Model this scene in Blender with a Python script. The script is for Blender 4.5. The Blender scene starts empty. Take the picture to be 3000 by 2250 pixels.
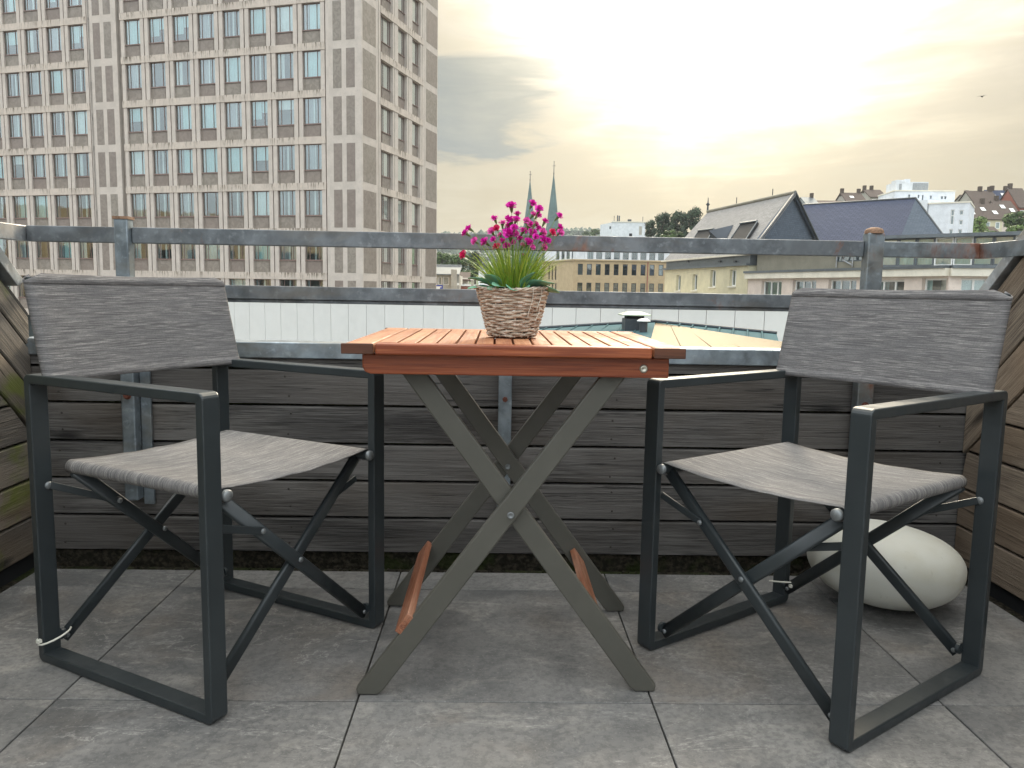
import bpy, math, random
from mathutils import Vector, Matrix
random.seed(7)
R = math.radians
sc = bpy.context.scene
col = sc.collection

# ------------------------------------------------------------------ camera
CAM_H, FPX = 0.8315, 2313.0
PITCH, ROLL, YAW = R(6.85), R(1.0), R(1.18)
_fw = Vector((math.sin(YAW)*math.cos(PITCH), math.cos(YAW)*math.cos(PITCH), -math.sin(PITCH)))
_r0 = Vector((math.cos(YAW), -math.sin(YAW), 0)); _u0 = _r0.cross(_fw)
_r = math.cos(ROLL)*_r0 + math.sin(ROLL)*_u0
_u = -math.sin(ROLL)*_r0 + math.cos(ROLL)*_u0
cam_data = bpy.data.cameras.new('camera'); cam = bpy.data.objects.new('camera', cam_data); col.objects.link(cam)
cam_data.sensor_width = 36; cam_data.lens = 36*FPX/3000; cam_data.clip_start = 0.05; cam_data.clip_end = 9000
cam.matrix_world = Matrix(((_r.x, _u.x, -_fw.x, 0), (_r.y, _u.y, -_fw.y, 0), (_r.z, _u.z, -_fw.z, CAM_H), (0, 0, 0, 1)))
sc.camera = cam

# ------------------------------------------------------------------ world, sun, exposure
SUN_AZ, SUN_EL = R(15.0), R(29.0)
SUN = Vector((math.sin(SUN_AZ)*math.cos(SUN_EL), math.cos(SUN_AZ)*math.cos(SUN_EL), math.sin(SUN_EL)))
world = bpy.data.worlds.new('World'); sc.world = world; world.use_nodes = True
def build_sky():
    nt = world.node_tree; nt.nodes.clear(); N = nt.nodes.new; L = nt.links.new
    def math_(op, a, b=None, c=None, clamp=False):
        n = N('ShaderNodeMath'); n.operation = op; n.use_clamp = clamp
        for i, v in enumerate((a, b, c)):
            if v is None: continue
            if isinstance(v, (int, float)): n.inputs[i].default_value = v
            else: L(v, n.inputs[i])
        return n.outputs[0]
    def mixc(f, a, b, mode='MIX'):
        n = N('ShaderNodeMix'); n.data_type = 'RGBA'; n.blend_type = mode; n.clamp_factor = True
        for i, v in ((0, f), (6, a), (7, b)):
            if isinstance(v, (int, float)): n.inputs[i].default_value = v
            elif isinstance(v, tuple): n.inputs[i].default_value = (*v, 1)
            else: L(v, n.inputs[i])
        return n.outputs[2]
    def ramp(v, lo, hi):
        n = N('ShaderNodeMapRange'); n.interpolation_type = 'SMOOTHSTEP'
        L(v, n.inputs[0]); n.inputs[1].default_value = lo; n.inputs[2].default_value = hi
        return n.outputs[0]
    tc = N('ShaderNodeTexCoord'); d = tc.outputs['Generated']
    sep = N('ShaderNodeSeparateXYZ'); L(d, sep.inputs[0])
    sky = N('ShaderNodeTexSky'); sky.sky_type = 'NISHITA'; sky.sun_disc = False
    sky.sun_elevation = SUN_EL; sky.sun_rotation = SUN_AZ; sky.altitude = 200
    sky.air_density = 1.2; sky.dust_density = 1.0; sky.ozone_density = 1.0
    base = mixc(1.0, sky.outputs[0], (0.10, 0.10, 0.10), 'MULTIPLY')
    # angle from the sun, a little wider along the horizon (veiled sun behind thin cloud)
    def angle_to(az, el, kx=1.0, kz=1.0):
        v = Vector((math.sin(az)*math.cos(el), math.cos(az)*math.cos(el), math.sin(el)))
        sub = N('ShaderNodeVectorMath'); sub.operation = 'SUBTRACT'; L(d, sub.inputs[0]); sub.inputs[1].default_value = v
        mul = N('ShaderNodeVectorMath'); mul.operation = 'MULTIPLY'; L(sub.outputs[0], mul.inputs[0]); mul.inputs[1].default_value = (kx, 1.0, kz)
        ln = N('ShaderNodeVectorMath'); ln.operation = 'LENGTH'; L(mul.outputs[0], ln.inputs[0])
        return ln.outputs['Value']
    # cloud texture on a flat layer overhead
    den = math_('ADD', sep.outputs[2], 0.16)
    px = math_('DIVIDE', sep.outputs[0], den); py = math_('DIVIDE', sep.outputs[1], den)
    cmb = N('ShaderNodeCombineXYZ'); L(px, cmb.inputs[0]); L(py, cmb.inputs[1])
    mp = N('ShaderNodeMapping'); L(cmb.outputs[0], mp.inputs[0]); mp.inputs['Scale'].default_value = (1.3, 0.8, 1)
    mp.inputs['Rotation'].default_value = (0, 0, R(24)); mp.inputs['Location'].default_value = (3.1, 1.7, 0)
    nz = N('ShaderNodeTexNoise'); L(mp.outputs[0], nz.inputs['Vector']); nz.inputs['Scale'].default_value = 1.5
    nz.inputs['Detail'].default_value = 8; nz.inputs['Roughness'].default_value = 0.55; nz.inputs['Distortion'].default_value = 0.35
    nf = nz.outputs[0]
    # streaks low over the horizon
    mp2 = N('ShaderNodeMapping'); L(d, mp2.inputs[0]); mp2.inputs['Scale'].default_value = (2.2, 2.2, 15); mp2.inputs['Rotation'].default_value = (0, R(-7), 0)
    nz2 = N('ShaderNodeTexNoise'); L(mp2.outputs[0], nz2.inputs['Vector']); nz2.inputs['Scale'].default_value = 2.0
    nz2.inputs['Detail'].default_value = 6; nz2.inputs['Roughness'].default_value = 0.6; nz2.inputs['Distortion'].default_value = 0.6
    streak = nz2.outputs[0]
    a1 = angle_to(SUN_AZ, SUN_EL)
    wob = math_('ADD', a1, math_('MULTIPLY', math_('SUBTRACT', nf, 0.5), 0.20))
    wob = math_('ADD', wob, math_('MULTIPLY', math_('SUBTRACT', streak, 0.5), 0.16))
    # aureole of the veiled sun
    g = math_('DIVIDE', wob, 0.174); aure = math_('POWER', 2.718, math_('MULTIPLY', math_('MULTIPLY', g, g), -1.0))
    g2 = math_('DIVIDE', wob, 0.36); aure2 = math_('POWER', 2.718, math_('MULTIPLY', math_('MULTIPLY', g2, g2), -1.0))
    wide = ramp(a1, 1.5, 0.45)
    zz = math_('MAXIMUM', sep.outputs[2], 0.0)
    # thin overcast, brighter overhead than at the horizon; beige haze low under the sun
    def scaled(colr, f):
        n = N('ShaderNodeVectorMath'); n.operation = 'SCALE'; n.inputs[0].default_value = colr; L(f, n.inputs['Scale']); return n.outputs[0]
    back = scaled((0.72, 0.77, 0.79), math_('ADD', 1.0, math_('MULTIPLY', zz, 1.9)))
    low = mixc(ramp(zz, 0.02, 0.30), (0.250, 0.212, 0.140), (0.262, 0.246, 0.212))
    front = N('ShaderNodeVectorMath'); front.operation = 'SCALE'; L(low, front.inputs[0]); L(math_('ADD', 1.0, math_('MULTIPLY', ramp(zz, 0.26, 0.85), 6.5)), front.inputs['Scale'])
    veil = mixc(wide, back, front.outputs[0])
    veil = mixc(math_('MULTIPLY', ramp(streak, 0.44, 0.68), math_('MULTIPLY', wide, 0.5)), veil, (0.345, 0.315, 0.235))
    shade = math_('ADD', 0.86, math_('MULTIPLY', ramp(nf, 0.3, 0.7), 0.26))
    vs = N('ShaderNodeVectorMath'); vs.operation = 'SCALE'; L(veil, vs.inputs[0]); L(shade, vs.inputs['Scale'])
    c = mixc(math_('ADD', 0.78, math_('MULTIPLY', wide, 0.16)), base, vs.outputs[0])
    # darker blue-grey cloud bank left of the sun
    b1 = angle_to(R(-5.5), R(12.6), 0.62, 1.25)
    b1 = math_('ADD', b1, math_('MULTIPLY', math_('SUBTRACT', streak, 0.5), 0.30))
    b1 = math_('ADD', b1, math_('MULTIPLY', math_('SUBTRACT', nf, 0.5), 0.14))
    bank = math_('MULTIPLY', ramp(b1, 0.120, 0.05), 0.95)
    c = mixc(bank, c, (0.135, 0.178, 0.208))
    addv = N('ShaderNodeVectorMath'); addv.operation = 'ADD'; L(scaled((9.5, 8.9, 7.4), math_('MULTIPLY', aure, math_('SUBTRACT', 1.0, math_('MULTIPLY', bank, 0.7)))), addv.inputs[0])
    L(scaled((0.40, 0.29, 0.11), aure2), addv.inputs[1])
    fin = N('ShaderNodeVectorMath'); fin.operation = 'ADD'; L(c, fin.inputs[0]); L(addv.outputs[0], fin.inputs[1]); c = fin.outputs[0]
    # below the horizon: dull ground haze
    c = mixc(ramp(sep.outputs[2], -0.01, -0.06), c, (0.25, 0.24, 0.22))
    bg = N('ShaderNodeBackground'); L(c, bg.inputs[0]); bg.inputs[1].default_value = 1.0
    out = N('ShaderNodeOutputWorld'); L(bg.outputs[0], out.inputs[0])
build_sky()
sun_data = bpy.data.lights.new('sun', 'SUN'); sun = bpy.data.objects.new('sun', sun_data); col.objects.link(sun)
sun_data.energy = 1.5; sun_data.angle = R(12); sun_data.color = (1.0, 0.86, 0.66)
sun.rotation_euler = (-SUN).to_track_quat('-Z', 'Y').to_euler()
sc.view_settings.view_transform = 'Standard'; sc.view_settings.look = 'None'
sc.view_settings.exposure = 0.78; sc.view_settings.gamma = 1.0; sc.view_settings.use_curve_mapping = False
sc.cycles.max_bounces = 5; sc.cycles.diffuse_bounces = 3; sc.cycles.glossy_bounces = 3; sc.cycles.transparent_max_bounces = 8
sc.cycles.use_denoising = True; sc.cycles.use_adaptive_sampling = True; sc.cycles.adaptive_threshold = 0.02; sc.cycles.volume_bounces = 0

def at(x, y, Y):
    """Point of the plane at forward distance Y that the photograph shows at (x, y)."""
    d = _fw*FPX + _r*(x-1500) - _u*(y-1125)
    return Vector((0, 0, CAM_H)) + d*(Y/d.y)

# ------------------------------------------------------------------ mesh helpers
class MB:
    def __init__(s): s.v = []; s.f = []; s.m = []; s.sm = []
    def add(s, vs, fs, m=0, smooth=False):
        o = len(s.v); s.v += [tuple(p) for p in vs]
        for f in fs: s.f.append([i+o for i in f]); s.m.append(m); s.sm.append(smooth)
        return s
    def box(s, c, size, m=0, M=None):
        hx, hy, hz = size[0]/2, size[1]/2, size[2]/2
        vs = [Vector((x, y, z)) for z in (-hz, hz) for x, y in ((-hx, -hy), (hx, -hy), (hx, hy), (-hx, hy))]
        if M is not None: vs = [M @ p for p in vs]
        c = Vector(c)
        return s.add([p+c for p in vs], [(3, 2, 1, 0), (4, 5, 6, 7), (0, 1, 5, 4), (1, 2, 6, 5), (2, 3, 7, 6), (3, 0, 4, 7)], m)
    def b6(s, x0, x1, y0, y1, z0, z1, m=0):
        return s.box(((x0+x1)/2, (y0+y1)/2, (z0+z1)/2), (abs(x1-x0), abs(y1-y0), abs(z1-z0)), m)
    def prism(s, poly, vec, m=0):
        """closed polygon (list of 3d points) pushed along vec"""
        n = len(poly); vec = Vector(vec); P = [Vector(p) for p in poly]; Q = [p+vec for p in P]
        fs = [tuple(range(n-1, -1, -1)), tuple(range(n, 2*n))]+[(i, (i+1) % n, n+(i+1) % n, n+i) for i in range(n)]
        return s.add(P+Q, fs, m)
    def sweep(s, path, prof, side, m=0, smooth=False, closed=False):
        """profile (a, b) in the plane of side x tangent, swept along a path; side is the fixed a-axis"""
        P = [Vector(p) for p in path]; n = len(P); k = len(prof); side = Vector(side).normalized(); vs = []
        for i, p in enumerate(P):
            if closed: t0, t1 = (p-P[i-1]).normalized(), (P[(i+1) % n]-p).normalized()
            else:
                t0 = (p-P[i-1]).normalized() if i else (P[1]-P[0]).normalized()
                t1 = (P[i+1]-p).normalized() if i < n-1 else t0
            t = (t0+t1).normalized(); up = side.cross(t).normalized(); sc_ = 1/max(0.5, t.dot(t1))
            vs += [p+side*a+up*(b*sc_) for a, b in prof]
        fs = []
        for i in range(n if closed else n-1):
            j = (i+1) % n
            fs += [(i*k+q, i*k+(q+1) % k, j*k+(q+1) % k, j*k+q) for q in range(k)]
        if not closed: fs += [tuple(range(k-1, -1, -1)), tuple((n-1)*k+q for q in range(k))]
        return s.add(vs, fs, m, smooth)
    def tube(s, path, r, seg=8, m=0, cap=True, smooth=True):
        P = [Vector(p) for p in path]; n = len(P); vs = []; fs = []
        rr = r if isinstance(r, (list, tuple)) else [r]*n
        t = (P[1]-P[0]).normalized(); up = t.orthogonal().normalized()
        for i, p in enumerate(P):
            a = (P[min(i+1, n-1)]-P[max(i-1, 0)])
            if a.length > 1e-9: t = a.normalized()
            up = (up-t*up.dot(t)).normalized(); w = t.cross(up)
            vs += [p+(up*math.cos(2*math.pi*q/seg)+w*math.sin(2*math.pi*q/seg))*rr[i] for q in range(seg)]
        for i in range(n-1): fs += [(i*seg+q, i*seg+(q+1) % seg, (i+1)*seg+(q+1) % seg, (i+1)*seg+q) for q in range(seg)]
        s.add(vs, fs, m, smooth)
        if cap: s.add(vs[:seg], [tuple(range(seg-1, -1, -1))], m); s.add(vs[-seg:], [tuple(range(seg))], m)
        return s
    def cyl(s, a, b, r, seg=16, m=0): return s.tube([a, b], r, seg, m)
    def lathe(s, prof, c=(0, 0, 0), seg=24, m=0, smooth=True):
        c = Vector(c); k = len(prof); vs = []
        for q in range(seg):
            an = 2*math.pi*q/seg; vs += [c+Vector((r*math.cos(an), r*math.sin(an), z)) for r, z in prof]
        fs = [(q*k+i, ((q+1) % seg)*k+i, ((q+1) % seg)*k+i+1, q*k+i+1) for q in range(seg) for i in range(k-1)]
        return s.add(vs, fs, m, smooth)
    def mesh(s, name, mats):
        me = bpy.data.meshes.new(name); me.from_pydata(s.v, [], s.f); me.update()
        for m in (mats if isinstance(mats, (list, tuple)) else [mats]): me.materials.append(m)
        me.polygons.foreach_set('material_index', s.m); me.polygons.foreach_set('use_smooth', s.sm)
        return me
    def build(s, name, mats, parent=None, loc=(0, 0, 0), rot=(0, 0, 0), bevel=0, seg=2):
        return place(name, s.mesh(name, mats), parent, loc, rot, bevel=bevel, seg=seg)
def place(name, me, parent=None, loc=(0, 0, 0), rot=(0, 0, 0), scale=(1, 1, 1), bevel=0, seg=2):
    o = bpy.data.objects.new(name, me); col.objects.link(o); o.parent = parent
    o.location = loc; o.rotation_euler = rot; o.scale = scale
    if bevel:
        b = o.modifiers.new('bevel', 'BEVEL'); b.width = bevel; b.segments = seg; b.limit_method = 'ANGLE'; b.angle_limit = R(40)
        b.harden_normals = False
    return o
def tag(o, label=None, cat=None, group=None, kind=None):
    if label: o['label'] = label
    if cat: o['category'] = cat
    if group: o['group'] = group
    if kind: o['kind'] = kind
    return o
def empty(name, loc=(0, 0, 0), rz=0, **k):
    o = bpy.data.objects.new(name, None); col.objects.link(o); o.location = loc; o.rotation_euler = (0, 0, rz); o.empty_display_size = 0.1
    return tag(o, **k)
def rrect(w, h, r, n=3):
    out = []
    for cx, cy, a0 in ((w/2-r, h/2-r, 0), (-w/2+r, h/2-r, 90), (-w/2+r, -h/2+r, 180), (w/2-r, -h/2+r, 270)):
        out += [(cx+r*math.cos(R(a0+90*i/n)), cy+r*math.sin(R(a0+90*i/n))) for i in range(n+1)]
    return out

# ------------------------------------------------------------------ materials
def srgb(*c): return tuple(((v/255+0.055)/1.055)**2.4 if v > 10 else v/255/12.92 for v in c)
class Mat:
    """principled material with object-space noise layers"""
    def __init__(s, name, base, rough=0.6, metal=0.0, spec=0.5):
        s.m = bpy.data.materials.new(name); s.m.use_nodes = True; s.nt = s.m.node_tree
        s.p = s.nt.nodes['Principled BSDF']; s.out = s.nt.nodes['Material Output']
        s.p.inputs['Roughness'].default_value = rough; s.p.inputs['Metallic'].default_value = metal
        s.p.inputs['Specular IOR Level'].default_value = spec
        s.p.inputs['Base Color'].default_value = (*base, 1); s.c = None; s.base = base; s.h = None; s._co = {}
    def N(s, t): return s.nt.nodes.new(t)
    def L(s, a, b): s.nt.links.new(a, b)
    def co(s, kind='Object', rnd=True):
        if (kind, rnd) in s._co: return s._co[(kind, rnd)]
        t = s.N('ShaderNodeTexCoord'); v = t.outputs[kind]
        if rnd:
            oi = s.N('ShaderNodeObjectInfo'); ml = s.N('ShaderNodeVectorMath'); ml.operation = 'MULTIPLY'
            s.L(oi.outputs['Random'], ml.inputs[0]); ml.inputs[1].default_value = (37.1, 53.7, 91.3)
            ad = s.N('ShaderNodeVectorMath'); ad.operation = 'ADD'; s.L(v, ad.inputs[0]); s.L(ml.outputs[0], ad.inputs[1]); v = ad.outputs[0]
        s._co[(kind, rnd)] = v
        return v
    def noise(s, scale=5, stretch=(1, 1, 1), detail=4, rough=0.55, dist=0.0, lo=0.35, hi=0.65, kind='Object', rnd=True, off=(0, 0, 0), rot=(0, 0, 0)):
        mp = s.N('ShaderNodeMapping'); s.L(s.co(kind, rnd), mp.inputs[0]); mp.inputs['Scale'].default_value = stretch
        mp.inputs['Location'].default_value = off; mp.inputs['Rotation'].default_value = rot
        n = s.N('ShaderNodeTexNoise'); s.L(mp.outputs[0], n.inputs['Vector'])
        for k, v in (('Scale', scale), ('Detail', detail), ('Roughness', rough), ('Distortion', dist)): n.inputs[k].default_value = v
        r = s.N('ShaderNodeMapRange'); r.interpolation_type = 'SMOOTHSTEP'; s.L(n.outputs[0], r.inputs[0])
        r.inputs[1].default_value = lo; r.inputs[2].default_value = hi
        return r.outputs[0]
    def rand(s, lo=0.0, hi=1.0):
        oi = s.N('ShaderNodeObjectInfo'); r = s.N('ShaderNodeMapRange'); s.L(oi.outputs['Random'], r.inputs[0]); r.inputs[3].default_value = lo; r.inputs[4].default_value = hi
        return r.outputs[0]
    def island(s):
        g = s.N('ShaderNodeNewGeometry'); return g.outputs['Random Per Island']
    def mul(s, a, b, op='MULTIPLY'):
        n = s.N('ShaderNodeMath'); n.operation = op; n.use_clamp = True
        for i, v in enumerate((a, b)):
            if isinstance(v, (int, float)): n.inputs[i].default_value = v
            else: s.L(v, n.inputs[i])
        return n.outputs[0]
    def mix(s, f, colr, amt=1.0, mode='MIX'):
        n = s.N('ShaderNodeMix'); n.data_type = 'RGBA'; n.blend_type = mode
        if amt != 1.0: f = s.mul(f, amt)
        if isinstance(f, (int, float)): n.inputs[0].default_value = f
        else: s.L(f, n.inputs[0])
        if s.c is None: n.inputs[6].default_value = (*s.base, 1)
        else: s.L(s.c, n.inputs[6])
        n.inputs[7].default_value = (*colr, 1)
        s.c = n.outputs[2]; s.L(s.c, s.p.inputs['Base Color']); return s
    def bump(s, h, strength=0.3, dist=0.002):
        b = s.N('ShaderNodeBump'); b.inputs['Strength'].default_value = strength; b.inputs['Distance'].default_value = dist
        s.L(h, b.inputs['Height'])
        if s.h is not None: s.L(s.h, b.inputs['Normal'])
        s.h = b.outputs[0]; s.L(s.h, s.p.inputs['Normal']); return s
    def rough(s, f, lo, hi):
        r = s.N('ShaderNodeMapRange'); s.L(f, r.inputs[0]); r.inputs[3].default_value = lo; r.inputs[4].default_value = hi
        s.L(r.outputs[0], s.p.inputs['Roughness']); return s

def simple(name, c, rough=0.6, metal=0.0, var=0.25, scale=3.0, spec=0.5):
    m = Mat(name, c, rough, metal, spec)
    if var:
        m.mix(m.noise(scale, detail=5), tuple(v*(1-var) for v in c), 1.0)
        m.mix(m.noise(scale*6, detail=3, off=(4, 2, 1)), tuple(min(1, v*(1+var*0.5)) for v in c), 0.6)
    return m.m
def weathered(name, dark, mid, light, warm=None, green=0.0):
    m = Mat(name, mid, 0.8, spec=0.25)
    g = m.noise(3.0, (1.0, 18, 18), 8, 0.68, 0.3, 0.36, 0.64)
    m.mix(g, dark)
    fine = m.noise(6.0, (1.1, 60, 60), 4, 0.6, 0.3, 0.42, 0.62, off=(3, 1, 2))
    m.mix(fine, light, 0.55)
    m.mix(m.noise(2.0, (0.8, 3.5, 3.5), 4, 0.6, 0.4, 0.46, 0.66, off=(9, 4, 1)), light, 0.75)
    m.mix(m.noise(1.6, (0.7, 4, 4), 3, 0.5, 0.2, 0.55, 0.72, off=(1, 7, 5)), dark, 0.75)
    if warm: m.mix(m.noise(1.3, (1, 2, 2), 3, 0.5, 0, 0.45, 0.68, off=(5, 5, 3)), warm, 0.6)
    m.mix(m.rand(0, 1), dark, 0.5); m.mix(m.noise(0.9, (1, 1.5, 1.5), 3, 0.6, 0, 0.42, 0.62, off=(7, 7, 1)), tuple(v*1.15 for v in mid), 0.6)
    # cracks along the grain and a few knots
    cr = m.noise(2.2, (0.9, 42, 42), 5, 0.7, 0.5, 0.60, 0.66, off=(2, 2, 8)); m.mix(cr, tuple(v*0.35 for v in dark), 0.85)
    v = m.N('ShaderNodeTexVoronoi'); mp = m.N('ShaderNodeMapping'); m.L(m.co(), mp.inputs[0]); mp.inputs['Scale'].default_value = (2.6, 8, 8); m.L(mp.outputs[0], v.inputs['Vector']); v.inputs['Scale'].default_value = 1.0
    r = m.N('ShaderNodeMapRange'); m.L(v.outputs['Distance'], r.inputs[0]); r.inputs[1].default_value = 0.16; r.inputs[2].default_value = 0.05; m.mix(r.outputs[0], tuple(x*0.4 for x in dark), 0.85)
    if green: m.mix(m.noise(3.0, (1, 1.5, 1.5), 4, 0.6, 0.2, 0.50, 0.62, kind='Object'), srgb(96, 106, 34), green)
    m.bump(g, 0.5, 0.003); m.bump(fine, 0.35, 0.0015); m.bump(cr, -0.6, 0.002) if False else None
    return m.m
def galv(name, c=(0.30, 0.34, 0.37), rust=0.0, rough=0.42):
    m = Mat(name, c, rough, 0.75)
    m.mix(m.noise(14, (1, 1, 1), 5, 0.6, 0.3, 0.35, 0.68), tuple(v*0.55 for v in c))
    m.mix(m.noise(45, (1, 1, 1), 3, 0.6, 0, 0.55, 0.75, off=(2, 8, 1)), tuple(min(1, v*1.5) for v in c), 0.6)
    m.mix(m.noise(5, (1, 1, 1), 4, 0.6, 0, 0.52, 0.7, off=(7, 1, 3)), tuple(v*0.6+0.02 for v in c), 0.7); m.mix(m.noise(2.5, (1, 1, 3), 5, 0.65, 0, 0.48, 0.68, off=(3, 9, 3)), (c[0]*0.85, c[1]*0.68, c[2]*0.52), 0.6)
    if rust:
        f = m.noise(3.4, (1, 1, 0.6), 6, 0.7, 0.4, 0.66-0.22*rust, 0.74-0.15*rust, off=(1, 2, 9))
        m.mix(f, srgb(132, 84, 56), 0.85); m.mix(m.mul(f, m.noise(30, lo=0.45, hi=0.6)), srgb(92, 48, 30), 0.8)
        inv = m.mul(1.0, f, 'SUBTRACT'); m.L(m.mul(inv, 0.75), m.p.inputs['Metallic'])
    m.rough(m.noise(20, lo=0.3, hi=0.7, off=(3, 3, 3)), rough-0.08, rough+0.2)
    return m.m
M = {}
M['board'] = weathered('weathered_board', srgb(50, 48, 47), srgb(88, 84, 81), srgb(142, 138, 134), srgb(98, 86, 74))
M['board_left'] = weathered('weathered_board_mossy', srgb(58, 54, 50), srgb(104, 98, 92), srgb(160, 146, 128), srgb(128, 108, 84), 0.75)
M['board_right'] = weathered('weathered_board_warm', srgb(62, 54, 48), srgb(114, 101, 88), srgb(172, 156, 136), srgb(128, 106, 84))
M['galv'] = galv('galvanised_steel', (0.27, 0.31, 0.34)); M['galv_rail'] = galv('weathered_rail_steel', (0.20, 0.215, 0.228), 0.16, 0.5); M['galv_rust'] = galv('galvanised_steel_rusty', (0.24, 0.27, 0.29), rust=0.75); M['galv_cap'] = galv('zinc_cap', (0.34, 0.39, 0.43), 0, 0.36)
M['galv_light'] = galv('galvanised_trim', (0.46, 0.48, 0.5), 0, 0.4)
def tile_mat():
    m = Mat('slate_tile', srgb(124, 122, 120), 0.55, spec=0.35)
    big = m.noise(2.2, (1, 1, 1), 8, 0.66, 0.9, 0.36, 0.64); m.mix(big, srgb(88, 88, 88)); m.mix(m.noise(1.1, (1, 1, 1), 4, 0.6, 0.5, 0.40, 0.62, off=(2, 9, 4)), srgb(136, 133, 129), 0.6)
    m.mix(m.noise(4.2, (1, 1.6, 1), 8, 0.7, 0.9, 0.5, 0.70, off=(4, 1, 2), rot=(0, 0, 0.6)), srgb(146, 142, 136), 0.8)
    m.mix(m.noise(2.8, (1, 1, 1), 5, 0.6, 0.3, 0.52, 0.74, off=(8, 3, 2)), srgb(116, 106, 96), 0.65)
    def vein(scale, off, w, rot, st=(1, 2.4, 1)):
        mp = m.N('ShaderNodeMapping'); m.L(m.co(), mp.inputs[0]); mp.inputs['Scale'].default_value = st; mp.inputs['Location'].default_value = off; mp.inputs['Rotation'].default_value = rot
        n = m.N('ShaderNodeTexNoise'); m.L(mp.outputs[0], n.inputs['Vector']); n.inputs['Scale'].default_value = scale; n.inputs['Detail'].default_value = 9; n.inputs['Roughness'].default_value = 0.66; n.inputs['Distortion'].default_value = 0.8
        d = m.N('ShaderNodeMath'); d.operation = 'SUBTRACT'; m.L(n.outputs[0], d.inputs[0]); d.inputs[1].default_value = 0.5
        e = m.N('ShaderNodeMath'); e.operation = 'ABSOLUTE'; m.L(d.outputs[0], e.inputs[0])
        r = m.N('ShaderNodeMapRange'); m.L(e.outputs[0], r.inputs[0]); r.inputs[1].default_value = w; r.inputs[2].default_value = 0.0; return r.outputs[0]
    v1 = m.mul(vein(2.4, (3, 1, 2), 0.010, (0, 0, 0.8)), m.noise(2.2, lo=0.45, hi=0.62, off=(5, 1, 1))); m.mix(v1, srgb(190, 186, 180), 0.45)
    v2 = m.mul(vein(3.2, (7, 4, 2), 0.012, (0, 0, -0.5)), m.noise(2.6, lo=0.48, hi=0.66, off=(1, 6, 1))); m.mix(v2, srgb(62, 62, 64), 0.55)
    sc_ = m.noise(6, (1.0, 6.5, 1), 9, 0.75, 1.0, 0.60, 0.70, off=(1, 5, 2), rot=(0, 0, 0.9)); m.mix(sc_, srgb(170, 166, 160), 0.38)
    gr_ = m.noise(75, detail=6, rough=0.7, lo=0.42, hi=0.62); m.mix(gr_, srgb(72, 72, 72), 0.42)
    m.mix(m.noise(150, detail=3, lo=0.62, hi=0.70, off=(5, 5, 5)), srgb(168, 164, 158), 0.3)
    m.bump(big, 0.3, 0.003); m.bump(v2, -0.4, 0.002); m.bump(gr_, 0.2, 0.001)
    m.rough(m.noise(4, lo=0.3, hi=0.7, off=(2, 6, 1)), 0.45, 0.68)
    return m.m
M['tile'] = tile_mat()
def dirt():
    m = Mat('mossy_dirt', srgb(40, 38, 32), 0.95, spec=0.1)
    m.mix(m.noise(60, detail=5, lo=0.4, hi=0.65), srgb(74, 68, 58), 0.8); m.mix(m.noise(9, detail=5, lo=0.48, hi=0.66, off=(3, 1, 1)), srgb(48, 56, 28), 0.8)
    m.bump(m.noise(80, detail=4, lo=0.3, hi=0.7, off=(1, 1, 1)), 0.9, 0.006); return m.m
M['dirt'] = dirt()
def powder(name, c, rough=0.45):
    m = Mat(name, c, rough, 0.0, 0.45); m.bump(m.noise(600, detail=2, lo=0.3, hi=0.7), 0.06, 0.0004)
    m.mix(m.noise(9, detail=4, lo=0.45, hi=0.7), tuple(v*1.25 for v in c), 0.5); m.rough(m.noise(25, lo=0.3, hi=0.7), rough-0.06, rough+0.1); return m.m
M['frame'] = powder('anthracite_powder_coat', srgb(45, 50, 52), 0.34); M['leg'] = powder('grey_painted_leg', srgb(78, 76, 69), 0.5)
M['rivet'] = Mat('brushed_rivet', srgb(122, 125, 126), 0.45, 0.5).m; M['screw'] = Mat('pale_screw', srgb(196, 192, 178), 0.3, 0.8).m
def fabric(name, ky, kz):
    m = Mat(name, srgb(132, 129, 127) if ky else srgb(118, 115, 114), 0.8, spec=0.2); st = lambda k: (2.4, 1.0 if ky == 0 else k, 1.0 if kz == 0 else k)
    a = m.noise(6, st(95), 3, 0.65, 0.0, 0.38, 0.62); m.mix(a, srgb(92, 90, 90) if ky else srgb(80, 78, 79), 0.85)
    m.mix(m.noise(9, st(85), 2, 0.5, 0.0, 0.54, 0.68, off=(3, 7, 2)), srgb(182, 178, 172) if ky else srgb(164, 160, 156), 0.6)
    m.mix(m.noise(2.2, st(22), 2, 0.6, 0, 0.46, 0.66, off=(8, 1, 4)), srgb(98, 96, 97), 0.5)
    m.mix(m.noise(260, (1, 1, 1), 2, 0.5, 0, 0.5, 0.62, off=(1, 1, 1)), srgb(78, 77, 78), 0.25)
    m.bump(a, 0.3, 0.001); m.bump(m.noise(600, (1, 1, 1), 2, 0.5, 0, 0.3, 0.7), 0.35, 0.0006); return m.m
M['fabric'] = fabric('woven_mesh_fabric', 1, 0); M['fabric_back'] = fabric('woven_back_fabric', 0, 1)
def teak(name, c, d, l, ro=0.4):
    m = Mat(name, c, ro, spec=0.4)
    g = m.noise(4, (1.0, 26, 26), 6, 0.6, 0.7, 0.36, 0.66); m.mix(g, d)
    m.mix(m.noise(7, (1, 60, 60), 4, 0.6, 0, 0.5, 0.7, off=(2, 3, 1)), l, 0.5)
    m.mix(m.noise(1.8, (1, 4, 4), 3, 0.6, 0.3, 0.5, 0.7, off=(6, 1, 2)), l, 0.4); m.mix(m.rand(), d, 0.4)
    m.bump(g, 0.15, 0.001); m.rough(m.noise(12, (1, 6, 6), lo=0.3, hi=0.7), ro-0.08, ro+0.1); return m.m
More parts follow.
